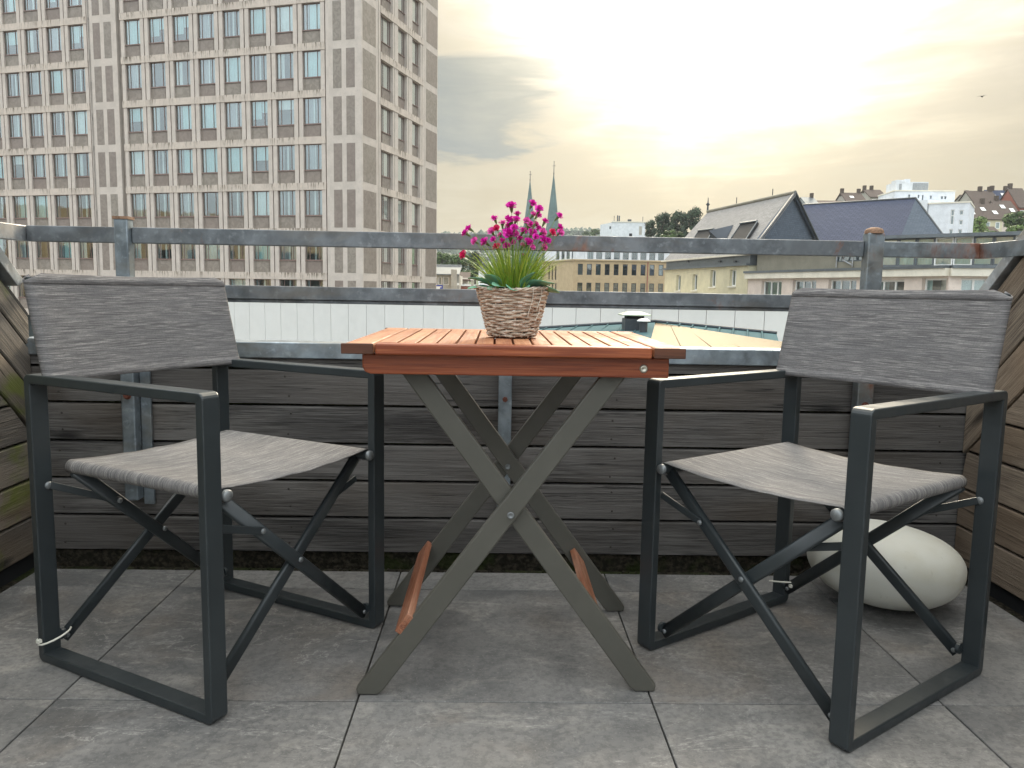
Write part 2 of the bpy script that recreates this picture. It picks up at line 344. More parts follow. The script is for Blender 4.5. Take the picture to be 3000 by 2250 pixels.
M['teak'] = teak('oiled_hardwood', srgb(152, 80, 46), srgb(114, 52, 29), srgb(174, 104, 66)); M['teak_top'] = teak('sky_sheen_hardwood', srgb(172, 116, 80), srgb(138, 86, 58), srgb(192, 144, 106), 0.6)  # table top copy is paler: grazing sky sheen put into its colour
M['teak_end'] = teak('dark_end_grain', srgb(92, 54, 36), srgb(62, 36, 24), srgb(112, 70, 48)); M['teak_worn'] = teak('worn_stretcher_wood', srgb(160, 104, 76), srgb(110, 64, 44), srgb(196, 156, 132))
def wicker():
    m = Mat('white_washed_willow', srgb(182, 168, 150), 0.75, spec=0.3)
    m.mix(m.noise(30, (1, 1, 3), 5, 0.6, 0.4, 0.38, 0.64), srgb(140, 122, 106)); m.mix(m.noise(70, (1, 1, 1), 4, 0.6, 0, 0.5, 0.68, off=(1, 2, 3)), srgb(216, 204, 190), 0.7)
    m.mix(m.noise(9, detail=3, lo=0.52, hi=0.7, off=(4, 4, 4)), srgb(122, 104, 90), 0.6)
    m.bump(m.noise(160, (1, 1, 1), 4, lo=0.3, hi=0.7), 0.4, 0.001); return m.m
M['wicker'] = wicker()
def petal(name, c, e):
    m = Mat(name, c, 0.6, spec=0.2); m.mix(m.island(), e, 0.8); m.p.inputs['Subsurface Weight'].default_value = 0.0
    return m.m
M['petal'] = petal('magenta_petal', srgb(196, 16, 150), srgb(224, 60, 176)); M['petal_pale'] = petal('pink_petal', srgb(222, 100, 176), srgb(206, 48, 150)); M['petal_red'] = petal('crimson_petal', srgb(196, 22, 84), srgb(210, 60, 110))
def leafy(name, a, b, c=None, rough=0.6):
    m = Mat(name, a, rough, spec=0.25); m.mix(m.island(), b)
    if c: m.mix(m.noise(0.35, detail=3, lo=0.42, hi=0.62), c, 0.6)
    return m.m
M['grass'] = leafy('grass_blade', srgb(100, 136, 40), srgb(172, 182, 78)); M['stem'] = simple('flower_stem', srgb(112, 140, 70), 0.6, var=0)
M['leaf'] = leafy('blue_green_leaf', srgb(128, 172, 148), srgb(92, 146, 114)); M['calyx'] = simple('calyx_green', srgb(92, 116, 70), var=0)
def lamp_mat():
    m = Mat('milky_plastic', (0.60, 0.59, 0.53), 0.5, spec=0.3); m.mix(m.noise(6, (1, 1, 2), 4, lo=0.4, hi=0.7, rnd=False), (0.54, 0.52, 0.44)); m.mix(m.noise(3, detail=6, lo=0.5, hi=0.75, rnd=False, off=(3, 3, 3)), (0.44, 0.42, 0.34), 0.5); m.mix(m.noise(40, (1, 1, 0.3), 6, 0.7, lo=0.6, hi=0.72, rnd=False), (0.40, 0.38, 0.30), 0.4)
    m.p.inputs['Subsurface Weight'].default_value = 0.25; m.p.inputs['Subsurface Radius'].default_value = (0.05, 0.045, 0.035); return m.m
M['lamp'] = lamp_mat(); M['tie'] = Mat('white_nylon', srgb(214, 212, 200), 0.4).m; M['rust_bolt'] = simple('rusty_bolt', srgb(96, 52, 38), 0.85)
M['rust_cap'] = simple('rusty_cap', srgb(134, 104, 82), 0.8, 0.1, 0.5, 40); M['screw_dark'] = simple('dull_screw', srgb(58, 52, 48), 0.7, 0.3, 0); M['black'] = simple('dark_recess', (0.012, 0.012, 0.013), 0.9, var=0)
# city materials
def stone(name, c, streak=0.0, joints=None):
    m = Mat(name, c, 0.8, spec=0.25)
    m.mix(m.noise(1.2, detail=5, lo=0.35, hi=0.7), tuple(v*0.86 for v in c)); m.mix(m.noise(6, detail=4, lo=0.5, hi=0.7, off=(3, 1, 1)), tuple(v*0.8 for v in c), 0.5)
    if streak:
        t = m.noise(1.0, (9, 9, 0.9), 4, 0.7, 0.2, 0.5, 0.6, kind='Object'); sep = m.N('ShaderNodeSeparateXYZ'); tc = m.N('ShaderNodeTexCoord'); m.L(tc.outputs['Object'], sep.inputs[0])
        up = m.N('ShaderNodeMapRange'); m.L(sep.outputs[2], up.inputs[0]); up.inputs[1].default_value = -0.28; up.inputs[2].default_value = 0.2
        m.mix(m.mul(m.mul(t, up.outputs[0]), m.noise(0.35, detail=3, lo=0.3, hi=0.6, off=(5, 5, 5))), srgb(88, 80, 66), streak)
    return m.m
M['lime'] = stone('pale_limestone', srgb(194, 184, 174)); M['lime_band'] = stone('streaked_limestone', srgb(196, 184, 172), 1.0); M['lime_warm'] = stone('warm_limestone', srgb(206, 196, 178))
def marble():
    c = srgb(142, 134, 124); m = Mat('brown_marble', c, 0.5, spec=0.4)
    m.mix(m.noise(2.2, (1, 1, 1), 6, 0.65, 1.5, 0.4, 0.6), srgb(124, 116, 106)); m.mix(m.noise(5, (1, 1, 0.6), 6, 0.7, 2.0, 0.55, 0.7, off=(4, 2, 2), rot=(0, 0.7, 0)), srgb(142, 135, 123), 0.7); m.mix(m.rand(), srgb(120, 104, 98), 0.5); return m.m
M['marble'] = marble(); M['groove'] = simple('dark_groove', srgb(92, 76, 68), 0.8, var=0.2); M['wframe'] = simple('red_brown_frame', srgb(124, 104, 96), 0.5, var=0.1)
def glass(name, tint, refl=0.25):
    m = bpy.data.materials.new(name); m.use_nodes = True; nt = m.node_tree; nt.nodes.clear()
    tr = nt.nodes.new('ShaderNodeBsdfTransparent'); tr.inputs[0].default_value = (*tint, 1)
    gl = nt.nodes.new('ShaderNodeBsdfGlossy'); gl.inputs['Roughness'].default_value = 0.03; gl.inputs['Color'].default_value = (0.9, 0.97, 0.98, 1)
    lw = nt.nodes.new('ShaderNodeLayerWeight'); lw.inputs[0].default_value = 0.35
    mr = nt.nodes.new('ShaderNodeMapRange'); nt.links.new(lw.outputs['Fresnel'], mr.inputs[0]); mr.inputs[3].default_value = refl; mr.inputs[4].default_value = 0.95
    bn = nt.nodes.new('ShaderNodeTexNoise'); tc = nt.nodes.new('ShaderNodeTexCoord'); nt.links.new(tc.outputs['Object'], bn.inputs['Vector']); bn.inputs['Scale'].default_value = 0.8
    bp = nt.nodes.new('ShaderNodeBump'); bp.inputs['Strength'].default_value = 0.08; bp.inputs['Distance'].default_value = 0.05; nt.links.new(bn.outputs[0], bp.inputs['Height']); nt.links.new(bp.outputs[0], gl.inputs['Normal'])
    mx = nt.nodes.new('ShaderNodeMixShader'); nt.links.new(mr.outputs[0], mx.inputs[0]); nt.links.new(tr.outputs[0], mx.inputs[1]); nt.links.new(gl.outputs[0], mx.inputs[2])
    o = nt.nodes.new('ShaderNodeOutputMaterial'); nt.links.new(mx.outputs[0], o.inputs[0]); return m
M['pane'] = glass('tinted_window_glass', (0.84, 0.95, 0.945), 0.2); M['pane_dark'] = glass('dark_window_glass', (0.30, 0.46, 0.47), 0.22); M['pane_side'] = glass('bright_window_glass', (0.9, 0.95, 0.92), 0.6); M['pane_clear'] = glass('clear_window_glass', (0.8, 0.88, 0.86), 0.2)
M['curtain'] = simple('white_net_curtain', srgb(226, 232, 232), 0.9, var=0.1, scale=1); M['curtain_grey'] = simple('grey_net_curtain', srgb(176, 180, 186), 0.9, var=0.12, scale=1)
M['blind'] = simple('pale_blue_blind', srgb(196, 226, 228), 0.8, var=0.08, scale=1); M['room'] = simple('dim_room', srgb(84, 92, 92), 0.9, var=0.2, scale=0.4)
M['white_frame'] = simple('white_window_frame', srgb(232, 232, 228), 0.5, var=0.05)
M['white_panel'] = simple('white_cladding', srgb(208, 208, 204), 0.5, var=0.05, scale=0.8); M['coping'] = simple('grey_coping', srgb(150, 154, 156), 0.5, 0.3)
M['beige'] = stone('beige_sandstone', srgb(176, 156, 124)); M['beige2'] = stone('pale_sandstone', srgb(182, 162, 130))
M['white_wall'] = stone('white_render', srgb(214, 218, 222)); M['cream'] = stone('cream_render', srgb(206, 198, 168)); M['pink'] = stone('pale_pink_render', srgb(216, 202, 190)); M['trim'] = stone('cream_trim', srgb(222, 216, 200))
M['grey_clad'] = stone('grey_cladding', srgb(140, 136, 122)); M['brick'] = stone('red_brick', srgb(150, 96, 80)); M['concrete'] = stone('concrete', srgb(170, 166, 156)); M['dark_metal'] = simple('dark_metal', srgb(66, 70, 74), 0.5, 0.4)
M['zinc'] = simple('zinc_sheet', srgb(104, 110, 114), 0.42, 0.5, 0.2, 0.6)
def slate(name, c, cs, kx=3.2, kz=6.0):
    m = Mat(name, c, 0.85, spec=0.12); b = m.N('ShaderNodeTexBrick'); mp = m.N('ShaderNodeMapping'); m.L(m.co('UV', False), mp.inputs[0]); mp.inputs['Scale'].default_value = (kx, kz, 1)
    m.L(mp.outputs[0], b.inputs['Vector']); b.inputs['Color1'].default_value = (*c, 1); b.inputs['Color2'].default_value = (*cs, 1); b.inputs['Mortar'].default_value = (*[v*0.45 for v in c], 1)
    b.inputs['Scale'].default_value = 1.0; b.inputs['Mortar Size'].default_value = 0.05; b.inputs['Brick Width'].default_value = 1.0; b.inputs['Row Height'].default_value = 1.0
    m.c = b.outputs[0]; m.L(m.c, m.p.inputs['Base Color']); m.mix(m.noise(0.25, detail=4, lo=0.4, hi=0.7), tuple(v*0.75 for v in c), 0.6); m.bump(b.outputs['Fac'], -0.4, 0.03); return m.m
M['slate_light'] = slate('weathered_slate', srgb(150, 148, 146), srgb(132, 130, 128)); M['slate_dark'] = slate('dark_slate', srgb(92, 100, 110), srgb(78, 86, 96)); M['slate_blue'] = slate('blue_slate', srgb(70, 76, 94), srgb(62, 68, 86), 2.0, 3.0)
M['tile_roof'] = slate('brown_roof_tiles', srgb(104, 92, 84), srgb(90, 80, 74)); M['copper'] = simple('green_copper', srgb(86, 106, 104), 0.6, 0.1, 0.3, 0.4)
M['roof_teal'] = Mat('painted_metal_roof', srgb(74, 98, 102), 0.9, 0.0, 0.03).m; M['roof_gloss'] = Mat('gold_glare_roof', srgb(150, 128, 84), 0.14, 0.8).m  # gold of the front slope is sky glare painted into its base colour
M['crown'] = leafy('tree_foliage', srgb(62, 84, 44), srgb(92, 112, 58), srgb(50, 70, 40)); M['crown2'] = leafy('light_tree_foliage', srgb(88, 110, 56), srgb(116, 136, 72), srgb(70, 92, 50)); M['crown3'] = leafy('dark_tree_foliage', srgb(44, 60, 44), srgb(62, 80, 54), srgb(38, 52, 38))
M['bark'] = simple('bark', srgb(74, 62, 52), 0.9); M['ground'] = simple('city_ground', srgb(104, 102, 98), 0.9, scale=0.02); M['hill'] = simple('hill_ground', srgb(74, 88, 56), 0.95, scale=0.02)
M['blue'] = simple('blue_sign_paint', srgb(28, 50, 150), 0.5, var=0); M['bird'] = simple('dark_feathers', srgb(50, 46, 42), 0.8, var=0)

def auto_uv(me):
    uv = me.uv_layers.new(name='UVMap')
    for p in me.polygons:
        n = p.normal; h = Vector((0, 0, 1)).cross(n)
        h = h.normalized() if h.length > 1e-4 else Vector((1, 0, 0)); v = n.cross(h)
        for li in p.loop_indices:
            c = me.vertices[me.loops[li].vertex_index].co; uv.data[li].uv = (c.dot(h), c.dot(v))
    return me

# ================================================================== TERRACE
# ---- floor: a base with real tiles on it
XL, XR, YB = -1.372, 1.43, 2.352            # inner faces of the side walls and of the back wall
floor = MB().b6(XL-0.05, XR+0.05, -1.3, YB+0.1, -0.2, -0.035).build('floor', M['dirt']); tag(floor, kind='structure')
T0X, T0Y, TS, GAP = -0.871, 1.5125, 0.6, 0.0035
xs = [XL+0.052]+[T0X+TS*i for i in range(4)]+[XR-0.055]
ys = [-1.29]+[T0Y+TS*j for j in range(-4, 2)]+[2.247]
for i in range(len(xs)-1):
    for j in range(len(ys)-1):
        w, h = xs[i+1]-xs[i]-GAP, ys[j+1]-ys[j]-GAP
        dz = random.uniform(-0.0006, 0.0006)
        MB().box((0, 0, -0.01), (w, h, 0.02)).build('tile', M['tile'], floor, ((xs[i]+xs[i+1])/2, (ys[j]+ys[j+1])/2, dz), bevel=0.0012, seg=1)
# gravel and moss lying in the gutters
gb = MB(); rg = random.Random(3)
for k in range(1500):
    if k % 3 == 0: p = (rg.uniform(XL, XR), rg.uniform(2.252, 2.35))
    elif k % 3 == 1: p = (rg.uniform(XL+0.002, XL+0.046), rg.uniform(0.4, 2.3))
    else: p = (rg.uniform(XR-0.048, XR-0.002), rg.uniform(0.4, 2.3))
    s = rg.uniform(0.003, 0.008)
    gb.box((p[0], p[1], -0.033+s*0.3), (s, s*rg.uniform(0.7, 1.3), s*0.8), M=Matrix.Rotation(rg.uniform(0, 3), 3, 'Z') @ Matrix.Rotation(rg.uniform(-0.5, 0.5), 3, 'X'))
g = gb.build('gutter_gravel', M['dirt']); tag(g, 'dark mossy grit lying in the gutter around the tiles', 'grit', kind='stuff')

# ---- walls of weathered boards
def board_wall(name, **k): return empty(name, (0, 0, 0), **k)
wall_back = board_wall('wall_back', kind='structure')
MB().b6(XL-0.05, XR+0.05, YB+0.028, YB+0.05, -0.2, 0.63).build('wall_backing', M['dirt'], wall_back)
MB().b6(XL, XR, YB+0.010, YB+0.026, -0.10, 0.017).build('upstand', M['dirt'], wall_back)
zj = [0.019, 0.131, 0.245, 0.359, 0.475, 0.583, 0.622]
def plank(L_, H_, T_=0.022, ch=0.006):
    """horizontal board: length x, height z, front face at y=0, chamfered long edges"""
    prof = [(0, -H_/2+0.003), (0.0, H_/2-ch), (ch, H_/2-0.001), (T_, H_/2-0.001), (T_, -H_/2+0.003)]
    m = MB(); m.prism([(-L_/2, y, z) for y, z in prof][::-1], (L_, 0, 0)); return m
for k in range(6):
    h = zj[k+1]-zj[k]-0.004
    b = plank(XR-XL+0.04, h).build('board', M['board'], wall_back, ((XL+XR)/2, YB+random.uniform(-0.001, 0.001), (zj[k]+zj[k+1])/2), (random.uniform(-0.012, 0.012), 0, 0))
    for xx in (-1.30, -0.62, 0.36, 1.36):
        for dz_ in (-0.028, 0.028):
            if k < 5: MB().lathe([(0.0005, 0.0012), (0.0022, 0.001), (0.0034, 0.0)], seg=8).build('screw', M['screw_dark'], b, (xx+random.uniform(-0.01, 0.01)-(XL+XR)/2, -0.0004, dz_+random.uniform(-0.006, 0.006)), (R(90), 0, 0))
# side walls: horizontal boards below, boards along the roof pitch above, zinc trim on the slope
def side_wall(name, X, sgn, mat, hz, dz, slope, y0, trim):
    """X: inner face, sgn: +1 right wall; hz: joints of the horizontal boards; dz: joints of the sloping ones as z at y0"""
    w = board_wall(name, kind='structure')
    yend, yfar, zmax = YB-0.004, -1.1, 1.16
    def clip(poly):
        out = []
        for i, (a, b) in enumerate(poly):
            c, d = poly[(i+1) % len(poly)]
            if b <= zmax: out.append((a, b))
            if (b <= zmax) != (d <= zmax): t = (zmax-b)/(d-b); out.append((a+(c-a)*t, zmax))
        return out
    zs = lambda z, y: z-slope*(y-y0)
    ang = math.atan(slope)
    MB().prism([(X+sgn*0.026, a, b) for a, b in clip([(yend+0.04, -0.2), (yfar, -0.2), (yfar, zs(trim, yfar)-0.03), (yend+0.04, zs(trim, yend+0.04)-0.03)])], (sgn*0.05, 0, 0)).build('wall_backing', M['black'], w)
    def wb(poly, y_, z_, a):
        """board from a polygon (y, z) in the wall plane, local x along its grain"""
        m = MB(); ca, sa = math.cos(a), math.sin(a)
        poly = clip(poly); loc = []
        if len(poly) < 3: return
        for (yy, zz) in poly:
            dy, dz_ = yy-y_, zz-z_; loc.append((dy*ca+dz_*sa, -dy*sa+dz_*ca))
        m.prism([(p, 0, q) for p, q in loc], (0, 0.022, 0))
        o = m.build('board', mat, w, (X, y_, z_), (0, 0, 0), bevel=0.0035, seg=1)
        # local x -> (0, ca, sa), local z -> (0, -sa, ca), local y -> outward (sgn, 0, 0)
        o.matrix_world = Matrix(((0, sgn, 0, X+random.uniform(-0.001, 0.001)), (ca, 0, -sa, y_), (sa, 0, ca, z_), (0, 0, 0, 1)))
        return o
    g_ = 0.0035
    lim = dz[-1]
    for k in range(len(hz)-1):
        z0, z1 = hz[k]+g_, hz[k+1]-g_
        # cut by the sloping lowest joint
        yc0 = min(yend, y0-(z0-lim)/slope-0.006) if True else yend
        yc1 = min(yend, y0-(z1-lim)/slope-0.006)
        if yc0 < yfar+0.2: break
        poly = [(yfar, z0), (yc0, z0), (yc1, z1), (max(yfar, yfar), z1)]
        wb(poly, (yfar+yend)/2, (z0+z1)/2, 0.0)
    for k in range(len(dz)-1):
        zt, zb = dz[k]-g_, dz[k+1]+g_
        poly = [(yfar, zs(zt, yfar)), (yfar, zs(zb, yfar)), (yend, zs(zb, yend)), (yend, zs(zt, yend))]
        wb(poly, 2.0, zs((zt+zb)/2, 2.0), -ang)
    # zinc trim on the slope
    t = MB(); ca, sa = math.cos(ang), math.sin(ang)
    p0 = Vector((X-sgn*0.012, yend-0.03, zs(trim, yend-0.03))); ytop = y0-(zmax+0.03-trim)/slope; p1 = Vector((X-sgn*0.012, ytop, zs(trim, ytop))); MB().b6(X-sgn*0.012, X+sgn*0.078, yfar, ytop, zmax-0.004, zmax+0.03).build('zinc_trim', M['galv_light'], w, bevel=0.002)
    dn = Vector((0, sa, ca))*-1
    t.prism([p0, p1, p1+dn*0.034, p0+dn*0.034+Vector((0, -0.012, 0.012))], (sgn*0.09, 0, 0))
    t.build('zinc_trim', M['galv_light'], w, bevel=0.002)
    return w
side_wall('wall_left', XL, -1, M['board_left'], [0.020, 0.133, 0.2465, 0.362, 0.478, 0.594, 0.71, 0.826, 0.94, 1.06, 1.18, 1.3, 1.42], [0.862, 0.767, 0.642, 0.519], 0.90, 2.2, 0.935)
side_wall('wall_right', XR, 1, M['board_right'], [0.017, 0.133, 0.250, 0.367, 0.478, 0.594, 0.71, 0.826, 0.94, 1.06, 1.18, 1.3, 1.42], [0.905, 0.79, 0.645, 0.488], 0.92, 2.2, 0.962)

# ---- zinc capping rail on the back wall
capo = MB().b6(XL-0.03, XR+0.03, 2.337, 2.42, 0.6165, 0.6645, 0).build('capping_rail', M['galv_cap'], bevel=0.003)
tag(capo, 'blue grey zinc capping rail along the top of the wooden back wall', 'rail')

# ---- galvanised railing
ral = empty('railing', (0.03, 2.34, 0), label='galvanised steel railing with rust stains above the wooden back wall', cat='railing')
def ch(m, name, mat, bevel=0.002): 
    o = m.build(name, mat, None, bevel=bevel); o.parent = ral; o.matrix_parent_inverse = Matrix.Translation(-ral.location); return o
ch(MB().b6(-1.052, 1.072, 2.322, 2.350, 0.944, 0.989), 'top_rail', M['galv_rail'])
ch(MB().b6(-1.352, -1.094, 2.322, 2.350, 0.944, 0.989), 'top_rail', M['galv_rail'])
ch(MB().b6(1.122, 1.415, 2.322, 2.350, 0.944, 0.989), 'top_rail', M['galv_rust'])
ch(MB().b6(-1.36, 1.42, 2.318, 2.352, 0.790, 0.829).b6(-1.36, 1.42, 2.326, 2.345, 0.780, 0.790), 'lower_rail', M['galv_rail'])
ch(MB().b6(-1.380, -1.3525, 2.08, 2.350, 0.9445, 0.9885), 'side_rail', M['galv_light'])
ch(MB().b6(1.4155, 1.4435, 2.07, 2.350, 0.9445, 0.9885), 'side_rail', M['galv_rust'])
for X0, X1, top, dome in ((-1.093, -1.053, 1.012, False), (1.0725, 1.1215, 1.012, True)):
    m = MB().b6(X0, X1, 2.300, 2.340, 0.19, top)
    p = ch(m, 'post', M['galv'] if not dome else M['galv_rust'], 0.004)
    w = X1-X0
    if dome:
        cp = MB(); cp.lathe([(w*0.54, 0), (w*0.54, 0.008), (w*0.45, 0.014), (w*0.22, 0.018), (0.0005, 0.019)], ((X0+X1)/2, 2.320, top-0.002), 20)
    else:
        cp = MB().b6(X0-0.002, X1+0.002, 2.298, 2.342, top-0.002, top+0.006)
    cpo = cp.build('post_cap', M['rust_cap']); cpo.parent = p
    cpo.matrix_parent_inverse = Matrix.Identity(4)
    bo = MB(); bo.cyl(((X0+X1)/2, 2.302, 0.505), ((X0+X1)/2, 2.292, 0.505), 0.0085, 6); bo.cyl(((X0+X1)/2, 2.3015, 0.505), ((X0+X1)/2, 2.2985, 0.505), 0.012, 16)
    bb = bo.build('bolt', M['rust_bolt']); bb.parent = p
mp_ = ch(MB().b6(0.008, 0.048, 2.326, 2.3355, 0.16, 0.785), 'flat_bar', M['galv'])
bb = MB().cyl((0.028, 2.3275, 0.506), (0.028, 2.317, 0.506), 0.008, 6).build('bolt', M['rust_bolt']); bb.parent = mp_
# bracket foot below left post
ch(MB().b6(-1.052, -1.022, 2.335, 2.347, 0.17, 0.60), 'angle_bracket', M['galv'])

# ================================================================== CHAIRS
CW, CD, CH = 0.535, 0.54, 0.636
def fillet(pts, r, n=5):
    out = []
    for i, p in enumerate(pts):
        if i in (0, len(pts)-1): out.append(Vector(p)); continue
        p = Vector(p); a = (Vector(pts[i-1])-p).normalized(); b = (Vector(pts[i+1])-p).normalized()
        for k in range(n+1):
            t = k/n; out.append((p+a*r)*(1-t)**2+2*t*(1-t)*p+(p+b*r)*t*t)
    return out
PROF = rrect(0.040, 0.020, 0.003, 3)
def oval_bar(a, b, w=0.029, t=0.014, side=(0, 1, 0)):
    m = MB(); m.sweep([a, b], rrect(t, w, 0.006, 4), side, smooth=True); return m
def make_chair(name, label, loc, rz):
    root = empty(name, loc, rz, label=label, cat='chair', group='folding director chairs')
    mats = M['frame']
    for s in (-1, 1):
        x = s*(CW/2-0.020); y0, y1 = -CD/2+0.010, CD/2-0.010; zt, zb = CH-0.010, 0.011
        arm = fillet([(x, y0, zt-0.05), (x, y0, zt), (x, y1, zt), (x, y1, zt-0.05)], 0.004)
        MB().sweep(arm, PROF, (1, 0, 0), smooth=False).build('armrest', mats, root)
        low = fillet([(x, y0, zb+0.05), (x, y0, zb), (x, y1, zb), (x, y1, zb+0.05)], 0.004)
        MB().sweep(low, PROF, (1, 0, 0)).build('floor_rail', mats, root)
        for yy in (y0, y1):
            lg = MB().sweep([(x, yy, zb+0.05), (x, yy, zt-0.05)], PROF, (1, 0, 0)).build('leg', mats, root)
        # seat tube, end discs
        xi = s*(CW/2-0.040-0.0135)
        st = MB().cyl((xi, -CD/2+0.004, 0.436), (xi, CD/2-0.062, 0.436), 0.0105, 14).build('seat_tube', mats, root)
        MB().lathe([(0.0005, 0.006), (0.009, 0.0052), (0.0118, 0.002), (0.0118, -0.004)], (0, 0, 0), 20).build('end_cap', M['rivet'], st, (xi, -CD/2+0.002, 0.436), (R(90), 0, 0))
        # back upright with sleeve
        MB().tube([(x, 0.208, CH-0.004), (x, 0.208+0.206*0.25, 0.838)], 0.0105, 12).build('back_upright', mats, root)
    # crossing braces front and back
    xi = CW/2-0.040-0.0135; xo = CW/2-0.044
    def brace(y, s, dy, zt=0.428, zb=0.040):
        a, b = Vector((-s*xi, y, zt)), Vector((s*xo, y+dy, zb))
        br = oval_bar(a, b).build('cross_brace', mats, root)
        MB().lathe([(0.0005, 0.003), (0.004, 0.0026), (0.0055, 0.001), (0.0055, -0.006)], seg=14).build('rivet', M['rivet'], br, a.lerp(b, 0.985)+Vector((0, -0.007, 0)), (R(90), 0, 0))
        kx = s*(CW/2-0.042); MB().cyl((kx-s*0.004, b.y-0.004 if y < 0 else b.y-0.002, zb+0.012), (kx+s*0.004, b.y-0.004 if y < 0 else b.y-0.002, zb+0.012), 0.0125, 16).build('pivot_knob', mats, root)
        return a, b, br
    for y, flip in ((-CD/2+0.030, 1), (CD/2-0.078, -1)):
        for s, dy in ((1, 0.052 if y > 0 else 0.0), (-1, 0.044 if y > 0 else 0.0)):
            yy = y+(0.0 if s == 1 else 0.0145)*1
            a, b, br = brace(yy, s, dy)
            # short link from the leg to the brace
            q = a.lerp(b, 0.235)+Vector((0, -0.010 if s == 1 else 0.010, 0)); lg = Vector((-s*(CW/2-0.042), q.y, 0.372)) if y < 0 else Vector((-s*(CW/2-0.032), CD/2-0.0225, 0.392))
            MB().sweep([lg, q], rrect(0.005, 0.016, 0.002, 2), (0, 1, 0)).build('link', mats, root)
            for pnt in (q,):
                MB().lathe([(0.0005, 0.003), (0.0048, 0.0025), (0.006, 0.0008), (0.006, -0.002)], seg=14).build('rivet', M['rivet'], root, pnt+Vector((0, -0.0035, 0)), (R(90), 0, 0))
        c_ = MB().lathe([(0.0005, 0.003), (0.0048, 0.0025), (0.006, 0.0008), (0.006, -0.002)], seg=14).build('rivet', M['rivet'], root, (0.0, y-0.008, 0.243), (R(90), 0, 0))
    # rear link pivots showing on the legs
    for s in (-1, 1):
        MB().lathe([(0.0005, 0.004), (0.006, 0.0035), (0.0085, 0.001), (0.0085, -0.004)], seg=16).build('rivet', M['rivet'], root, (s*(CW/2-0.030), CD/2-0.0205, 0.392), (R(90), 0, 0))
    # seat fabric: wraps both tubes and sags between them
    r = 0.0128; cs = []
    for k in range(7): a = R(-100+k*(-80-90)/6*-1); 
    arcL = [(-xi+r*math.cos(R(t)), 0.436+r*math.sin(R(t))) for t in range(270, 80, -18)]
    arcR = [(-p, q) for p, q in arcL][::-1]
    mid = []
    n = 22
    for k in range(1, n):
        u = -1+2*k/n; mid.append((u*xi, None))
    sec = arcL+mid+arcR
    ny = 18; vs = []; y0, y1 = -CD/2+0.012, CD/2-0.066
    for j in range(ny+1):
        t = j/ny; y = y0+(y1-y0)*t
        sag = 0.010+0.003*math.sin(3.1*t)
        for (px, pz) in sec:
            if pz is None: z = 0.436+r-sag*(1-(px/xi)**2)+0.0012*math.sin(px*60+y*9)*(1-abs(px/xi))
            else: z = pz
            yy = y-(0.004*(1-(px/xi)**2) if j == 0 else 0)
            vs.append((px, yy, z))
    k = len(sec); fs = [(j*k+i, j*k+i+1, (j+1)*k+i+1, (j+1)*k+i) for j in range(ny) for i in range(k-1)]
    m = MB(); m.add(vs, fs, 0, True); so = m.build('seat', M['fabric'], root)
    md = so.modifiers.new('thick', 'SOLIDIFY'); md.thickness = 0.0018; md.offset = 1
    # backrest fabric: sleeves over both uprights
    xb = CW/2-0.020; r = 0.0145
    arcL = [(-xb+r*math.cos(R(t)), r*math.sin(R(t))) for t in range(60, 290, 23)]
    arcR = [(-p, q) for p, q in arcL][::-1]
    n = 26; sec = arcL+[(-xb+2*xb*k/n, None) for k in range(1, n)]+arcR
    def back(z0, z1, off, nv, name, parent, dip):
        vs = []; kk = len(sec)
        for j in range(nv+1):
            t = j/nv
            for (px, py) in sec:
                u = px/(xb+r); ztop = z1-dip*(0.016*max(0, abs(u)-0.90)/0.1*1.0)**1.0-dip*0.004*(1-u*u)
                zb_ = z0-0.004*(1-u*u)*0
                z = zb_+(ztop-zb_)*t
                lean = 0.208+(z-0.632)*0.25
                y = py if py is not None else -r+0.016*(1-(px/xb)**2)+0.0016*math.sin(px*23+z*31)*(1-abs(px/xb))
                vs.append((px*(1+off*0.4), lean+y-off, z))
        fs = [(j*kk+i, (j)*kk+i+1, (j+1)*kk+i+1, (j+1)*kk+i) for j in range(nv) for i in range(kk-1)]
        mm = MB(); mm.add(vs, fs, 0, True); o = mm.build(name, M['fabric_back'], parent)
        sd = o.modifiers.new('thick', 'SOLIDIFY'); sd.thickness = 0.0018; sd.offset = -1
        return o
    bk = back(0.624, 0.849, 0.0, 14, 'backrest', root, 1.0)
    back(0.8255, 0.8475, 0.0013, 2, 'hem', bk, 1.0); back(0.6245, 0.6415, 0.0013, 2, 'hem', bk, 0.0)
    return root
chairL = make_chair('folding_chair', 'grey director chair left of the table in front of the mossy wall', (-0.6325, 1.778, 0), R(60.95))
chairR = make_chair('folding_chair', 'grey director chair right of the table with the white lamp behind it', (0.716, 1.708, 0), R(-54.86))
def cable_tie(chair, x, y, z, hx, hy):
    m = MB(); pts = [Vector((x+0.034*math.cos(a)*1.0, y+0.026*math.sin(a), z+0.010*math.cos(a+0.6))) for a in [R(t) for t in range(0, 361, 24)]]
    m.sweep(pts, rrect(0.0012, 0.0045, 0.0004, 1), (0, 0, 1)) if False else m.tube(pts, 0.0022, 6, cap=False)
    m.box((x+hx, y+hy, z), (0.009, 0.008, 0.007)); m.tube([(x+hx, y+hy, z), (x+hx*1.1, y+hy*1.6, z+0.006)], 0.0018, 6)
    o = m.build('cable_tie', M['tie'], chair, bevel=0); o['label'] = 'white nylon cable tie round the lower leg'
cable_tie(chairL, -CW/2+0.026, CD/2-0.020, 0.052, -0.034, 0.002)
cable_tie(chairR, -CW/2+0.030, CD/2-0.022, 0.058, 0.034, -0.008)

